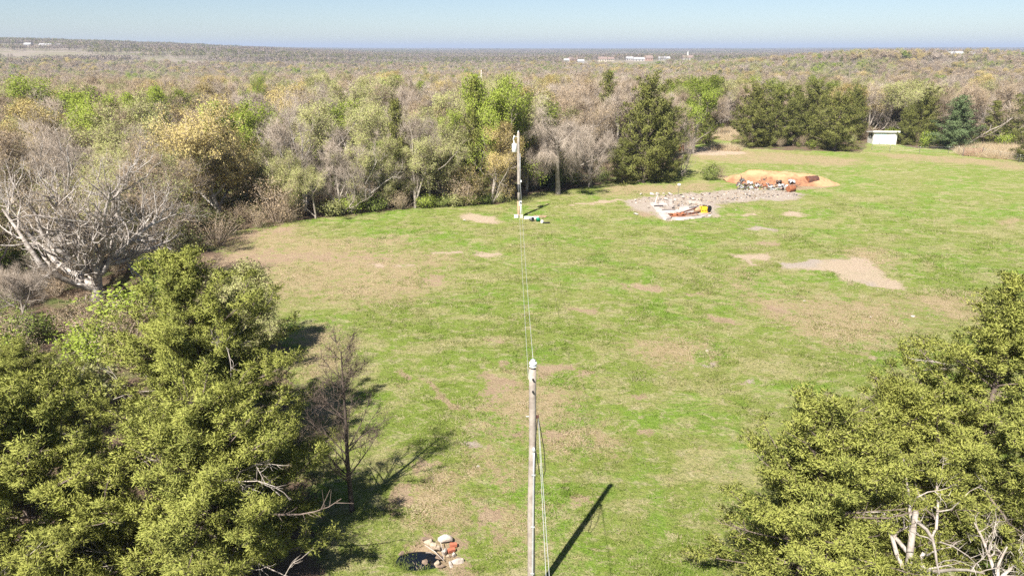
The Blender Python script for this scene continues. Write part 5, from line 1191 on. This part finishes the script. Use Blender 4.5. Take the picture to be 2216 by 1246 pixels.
for px, py, rz, rx, lab in ((981, 1184, 0.25, 0.15, 'upper red brick on the stone heap'), (977, 1195, 0.5, 0.3, 'lower red brick on the stone heap')):
    x, y = G(px, py); o = MB().box((0, 0, 0), (0.26, 0.13, 0.11), (rx, 0.1, rz), jit=0.006).build('red_brick', M['brick'], loc=(x, y, float(terrain(x, y)) + 0.13)); tag(o, lab, 'brick', 'bricks on the stone heap')
for a, b_, lab in (((920, 1192), (961, 1219), 'long pale stick lying across the stone heap'), ((953, 1184), (960, 1216), 'thin grey stick between the tan stones'), ((922, 1209), (938, 1205), 'short twig at the water edge')):
    p = np.array(G(*a)); q_ = np.array(G(*b_)); o = MB().tube([(p[0], p[1], 0.28), ((p[0] + q_[0]) / 2 + 0.03, (p[1] + q_[1]) / 2, 0.24), (q_[0], q_[1], 0.12)], [0.014, 0.018, 0.01], 5).build('stick', M['dead_wood']); tag(o, lab, 'stick')
for i, (px, py, s_, lab) in enumerate([(1977, 686, 0.34, 'white stone in the grass near the right-hand cedars'), (1034, 1010, 0.16, 'small white stone in the grass left of the near pole'), (1883, 688, 0.2, 'flat pale stone below the sandy patch'), (1740, 652, 0.2, 'pale stone in the grass left of the sandy patch'),
                                       (1005, 478, 0.4, 'pale stone by the bare patch left of the far pole'), (1592, 455, 0.22, 'pale stone in the grass right of the ruin'), (1530, 760, 0.2, 'small pale stone in the middle of the field')]):
    x, y = G(px, py); o = MB().rock((0, 0, 0), (s_, s_ * 0.8, s_ * 0.5), (0, 0, i), 0, 7, 90 + i).build('rock', M['limestone_white'], loc=(x, y, float(terrain(x, y)) + s_ * 0.12)); tag(o, lab, 'rock')

# ------------------------------------------------------------------ shed, fence, gate
x, y = G(1907, 311)
t = thing('shed', 'small white shed with slanted flat roof between the cedars', 'shed', (x, y, float(terrain(x, y))), -0.1)
Wd, Dp, Hf, Hb = 4.3, 2.8, 2.25, 1.95
wv = [(-Wd / 2, -Dp / 2, -0.1), (Wd / 2, -Dp / 2, -0.1), (Wd / 2, Dp / 2, -0.1), (-Wd / 2, Dp / 2, -0.1), (-Wd / 2, -Dp / 2, Hf), (Wd / 2, -Dp / 2, Hf), (Wd / 2, Dp / 2, Hb), (-Wd / 2, Dp / 2, Hb)]
wl_ = MB().add(wv, [(0, 3, 2, 1), (4, 5, 6, 7), (0, 1, 5, 4), (1, 2, 6, 5), (2, 3, 7, 6), (3, 0, 4, 7)]).build('wall', M['white_paint'], t)
for xx in np.arange(-Wd / 2 + 0.3, Wd / 2, 0.45): MB().box((xx, -Dp / 2 - 0.012, 1.05), (0.03, 0.02, 2.2)).build('seam', M['white_paint'], wl_)
MB().add([(-Wd / 2 - .3, -Dp / 2 - .35, Hf + .02), (Wd / 2 + .3, -Dp / 2 - .35, Hf + .02), (Wd / 2 + .3, Dp / 2 + .2, Hb + .01), (-Wd / 2 - .3, Dp / 2 + .2, Hb + .01), (-Wd / 2 - .3, -Dp / 2 - .35, Hf + .34), (Wd / 2 + .3, -Dp / 2 - .35, Hf + .34), (Wd / 2 + .3, Dp / 2 + .2, Hb + .2), (-Wd / 2 - .3, Dp / 2 + .2, Hb + .2)],
         [(0, 3, 2, 1), (4, 5, 6, 7), (0, 1, 5, 4), (1, 2, 6, 5), (2, 3, 7, 6), (3, 0, 4, 7)]).build('roof', M['white_paint'], t)
w1 = MB().box((-0.85, -Dp / 2 - 0.02, 1.55), (2.05, 0.05, 0.68)).build('window', M['mint'], t); MB().box((-0.85, -Dp / 2 - 0.05, 1.55), (0.05, 0.04, 0.68)).build('mullion', M['white_paint'], w1)
w2 = MB().box((-Wd / 2 - 0.02, 0.1, 1.5), (0.05, 1.6, 0.9)).build('window', M['glass_dark'], t); MB().box((-Wd / 2 - 0.05, 0.1, 1.5), (0.04, 0.06, 0.9)).build('mullion', M['white_paint'], w2)
dr = MB().box((1.35, -Dp / 2 - 0.025, 0.95), (0.85, 0.06, 1.9)).build('door', M['white_paint'], t); MB().box((1.02, -Dp / 2 - 0.075, 0.95), (0.06, 0.05, 0.12)).build('handle', M['grey_paint'], dr)
MB().box((-0.85, -Dp / 2 - 0.12, 0.2), (0.16, 0.14, 0.4)).build('pipe_stub', M['grey_paint'], t)

FP = [(1886, 325), (1925, 329), (1989, 333), (2052, 333), (2073, 333)]
fp = [G(*q_) for q_ in FP]
gx0, gy0 = G(2086, 338); gx1, gy1 = G(2122, 338)
FP2 = [G(*q_) for q_ in [(2128, 338), (2163, 344), (2205, 352)]] + [(88, 108)]
def tpost(x, y, label):
    t = thing('fence_post', label, 'fence post', (x, y, float(terrain(x, y))), 0, 'posts of the wire fence')
    MB().box((0, 0, 0.55), (0.06, 0.03, 1.4)).build('stake', M['post_steel'], t); MB().box((0, 0, 1.2), (0.065, 0.035, 0.12)).build('painted_tip', M['white_paint'], t)
PLAB = ['steel fence post nearest the shed', 'second steel fence post right of the shed', 'third steel fence post right of the shed', 'steel fence post two before the pipe gate', 'steel fence post just left of the pipe gate']
for (x, y), lab in zip(fp, PLAB): tpost(x, y, lab)
for (x, y), lab in zip(FP2, ['leaning steel fence post just right of the pipe gate', 'steel fence post in front of the tall pale grass', 'steel fence post near the right edge of the picture', 'steel fence post just outside the right edge']): tpost(x, y, lab)
def wires(pts, label):
    t = thing('fence_wire', label, 'fence wire', (0, 0, 0), 0)
    for zz in (0.35, 0.65, 0.95, 1.2):
        MB().tube([(x, y, float(terrain(x, y)) + zz) for x, y in pts], 0.007, 3).build('strand', M['wire'], t)
wires(fp + [(gx0, gy0)], 'wire fence strands from the shed to the pipe gate'); wires([(gx1, gy1)] + FP2, 'wire fence strands right of the pipe gate')
t = thing('pipe_gate', 'rusty red pipe farm gate in the fence before the tall pale grass', 'gate', (gx0, gy0, float(terrain(gx0, gy0))), math.atan2(gy1 - gy0, gx1 - gx0))
GL = math.hypot(gx1 - gx0, gy1 - gy0)
for zz in (0.25, 0.5, 0.75, 1.0, 1.3): MB().tube([(0, 0, zz), (GL, 0, zz)], 0.035, 7).build('bar', M['gate_red'], t)
for xx in (0, GL / 2, GL): MB().tube([(xx, 0, 0.2), (xx, 0, 1.32)], 0.035, 7).build('upright', M['gate_red'], t)
for xx in (-0.2, GL + 0.2): MB().tube([(xx, 0.02, -0.2), (xx, 0.02, 1.5)], 0.08, 8).build('gate_post', M['bark_brown'], t)

# ------------------------------------------------------------------ far buildings and mast
def house(px, d, w_, dp_, hh, wall, roof, label, rz=0.0, steeple=False, hip=0.35):
    y = d; x = (px - 1108) / FPX * (d * math.cos(PITCH) + 14 * math.sin(PITCH)); z = float(terrain(x, y))
    t = thing('house', label, 'house', (x, y, z), rz, 'far houses')
    w_ *= 0.8; hh *= 0.85
    MB().box((0, 0, hh / 2 - 0.3), (w_, dp_, hh + 0.6)).build('wall', M[wall], t)
    rh = dp_ * hip; e = 0.5
    MB().add([(-w_ / 2 - e, -dp_ / 2 - e, hh), (w_ / 2 + e, -dp_ / 2 - e, hh), (w_ / 2 + e, dp_ / 2 + e, hh), (-w_ / 2 - e, dp_ / 2 + e, hh), (-w_ / 2, 0, hh + rh), (w_ / 2, 0, hh + rh)],
             [(0, 3, 2, 1), (0, 1, 5, 4), (2, 3, 4, 5), (1, 2, 5), (3, 0, 4)]).build('roof', M[roof], t)
    for k_ in range(3): MB().box((-w_ * 0.3 + k_ * w_ * 0.3, -dp_ / 2 - 0.03, hh * 0.55), (1.4, 0.1, 1.3)).build('window', M['glass_dark'], t)
    if steeple:
        MB().box((0, 0, hh + rh + 0.8), (1.8, 1.8, 3)).build('tower', M['white_paint'], t); MB().lathe([(1.2, hh + rh + 2.3), (0.05, hh + rh + 7)], n=8).build('spire', M['white_paint'], t)
for a in [(1226, 1160, 10, 8, 3.2, 'wall_pale', 'roof_grey', 'small white house at the left end of the far settlement'), (1240, 1190, 18, 10, 3.2, 'wall_brick', 'roof_brown', 'brown-roofed house second from left in the far settlement'),
          (1257, 1120, 12, 9, 3.0, 'wall_pale', 'roof_grey', 'white low house third from left in the far settlement'), (1304, 1150, 16, 10, 4.2, 'wall_tan', 'roof_brown', 'two-tone house with brown roof in the far settlement'),
          (1322, 1170, 12, 9, 3.0, 'wall_tan', 'roof_brown', 'small tan house in the middle of the far settlement'), (1362, 1180, 14, 9, 3.2, 'wall_pale', 'roof_grey', 'white house left of the long white one far off'),
          (1383, 1150, 20, 9, 3.0, 'wall_pale', 'roof_grey', 'long low white house in the far settlement'), (1403, 1170, 16, 11, 4.5, 'wall_brick', 'roof_brown', 'brick house right of the long white one far off'),
          (1432, 1200, 12, 9, 3.2, 'wall_pale', 'roof_grey', 'white house left of the far church'), (1444, 1210, 10, 9, 3.2, 'wall_pale', 'roof_grey', 'small white house just left of the far church')]: house(*a)
house(1488, 1230, 22, 12, 5.0, 'wall_pale', 'roof_brown', 'far white church with a pointed steeple', 0.1, True)
for a in [(2003, 860, 9, 8, 4.0, 'wall_pale', 'roof_grey', 'white gabled house at the left end of the hilltop row'), (2031, 870, 12, 8, 3.0, 'wall_tan', 'roof_grey', 'grey-roofed house second in the hilltop row'),
          (2058, 865, 12, 9, 4.0, 'wall_brick', 'roof_grey', 'brown house in the middle of the hilltop row'), (2071, 850, 11, 9, 4.5, 'white_paint', 'sheet_white', 'bright white barn in the hilltop row'), (2102, 860, 13, 9, 4.0, 'wall_tan', 'roof_grey', 'grey house at the right end of the hilltop row'),
          (66, 1420, 16, 10, 2.6, 'wall_pale', 'roof_grey', 'long white barn at the far left'), (104, 1400, 28, 10, 2.6, 'wall_pale', 'roof_grey', 'longest white barn right of another at the far left'), (133, 1410, 14, 10, 2.6, 'wall_pale', 'roof_grey', 'short white barn at the right end of the far left row'),
          (536, 1500, 14, 10, 6, 'wall_pale', 'roof_grey', 'lone white house far off left of the centre')]: house(*a)
d = 2900; x = (323 - 1108) / FPX * d * math.cos(PITCH); z = float(terrain(x, d))
t = thing('radio_mast', 'thin radio mast on the far left horizon', 'mast', (x, d, z))
for a in range(3): MB().tube([(0.9 * math.cos(a * 2.09), 0.9 * math.sin(a * 2.09), 0), (0.5 * math.cos(a * 2.09), 0.5 * math.sin(a * 2.09), 34)], 0.3, 4).build('leg', M['galv'], t)
for zz in range(4, 34, 4): MB().box((0, 0, zz), (1.6, 1.4, 0.25)).build('brace', M['galv'], t)
x, y = -7.6, 176.0
sn3 = deciduous(61, 14.5, (M['dead_wood'], M['dead_wood'], None), twigs=(0, 1, 0.02), P=dict(SNAG, max=2, kids=[0.7, 0.5, 0, 0]), trunk_r=0.3) if False else None
t = thing('dead_tree', 'pale dead tree stub standing above the wood canopy', 'tree', (-7.2, 175, float(terrain(-7.2, 175)))); MB().tube([(0, 0, -0.2), (0.1, 0, 8), (0, 0.1, 12.6)], [0.3, 0.25, 0.16], 8).build('trunk', M['dead_wood'], t, True); MB().tube([(0.05, 0, 10.5), (-0.8, 0, 11.2), (-1.2, 0.1, 11.1)], [0.16, 0.12, 0.07], 6).build('limb', M['dead_wood'], t, True)

# ------------------------------------------------------------------ air
mh = bpy.data.materials.new('haze_air'); mh.use_nodes = True; n, l = nodes(mh); n.remove(n['Principled BSDF'])
v = n.new('ShaderNodeVolumePrincipled'); v.inputs['Color'].default_value = (0.52, 0.62, 0.82, 1); v.inputs['Density'].default_value = 0.00016; v.inputs['Anisotropy'].default_value = 0.0
l.new(v.outputs[0], n['Material Output'].inputs['Volume'])
o = MB().box((0, 0, 18), (34000, 34000, 124)).build('haze', mh); tag(o, 'thin pale blue haze over the far woodland', 'haze', None, 'stuff')
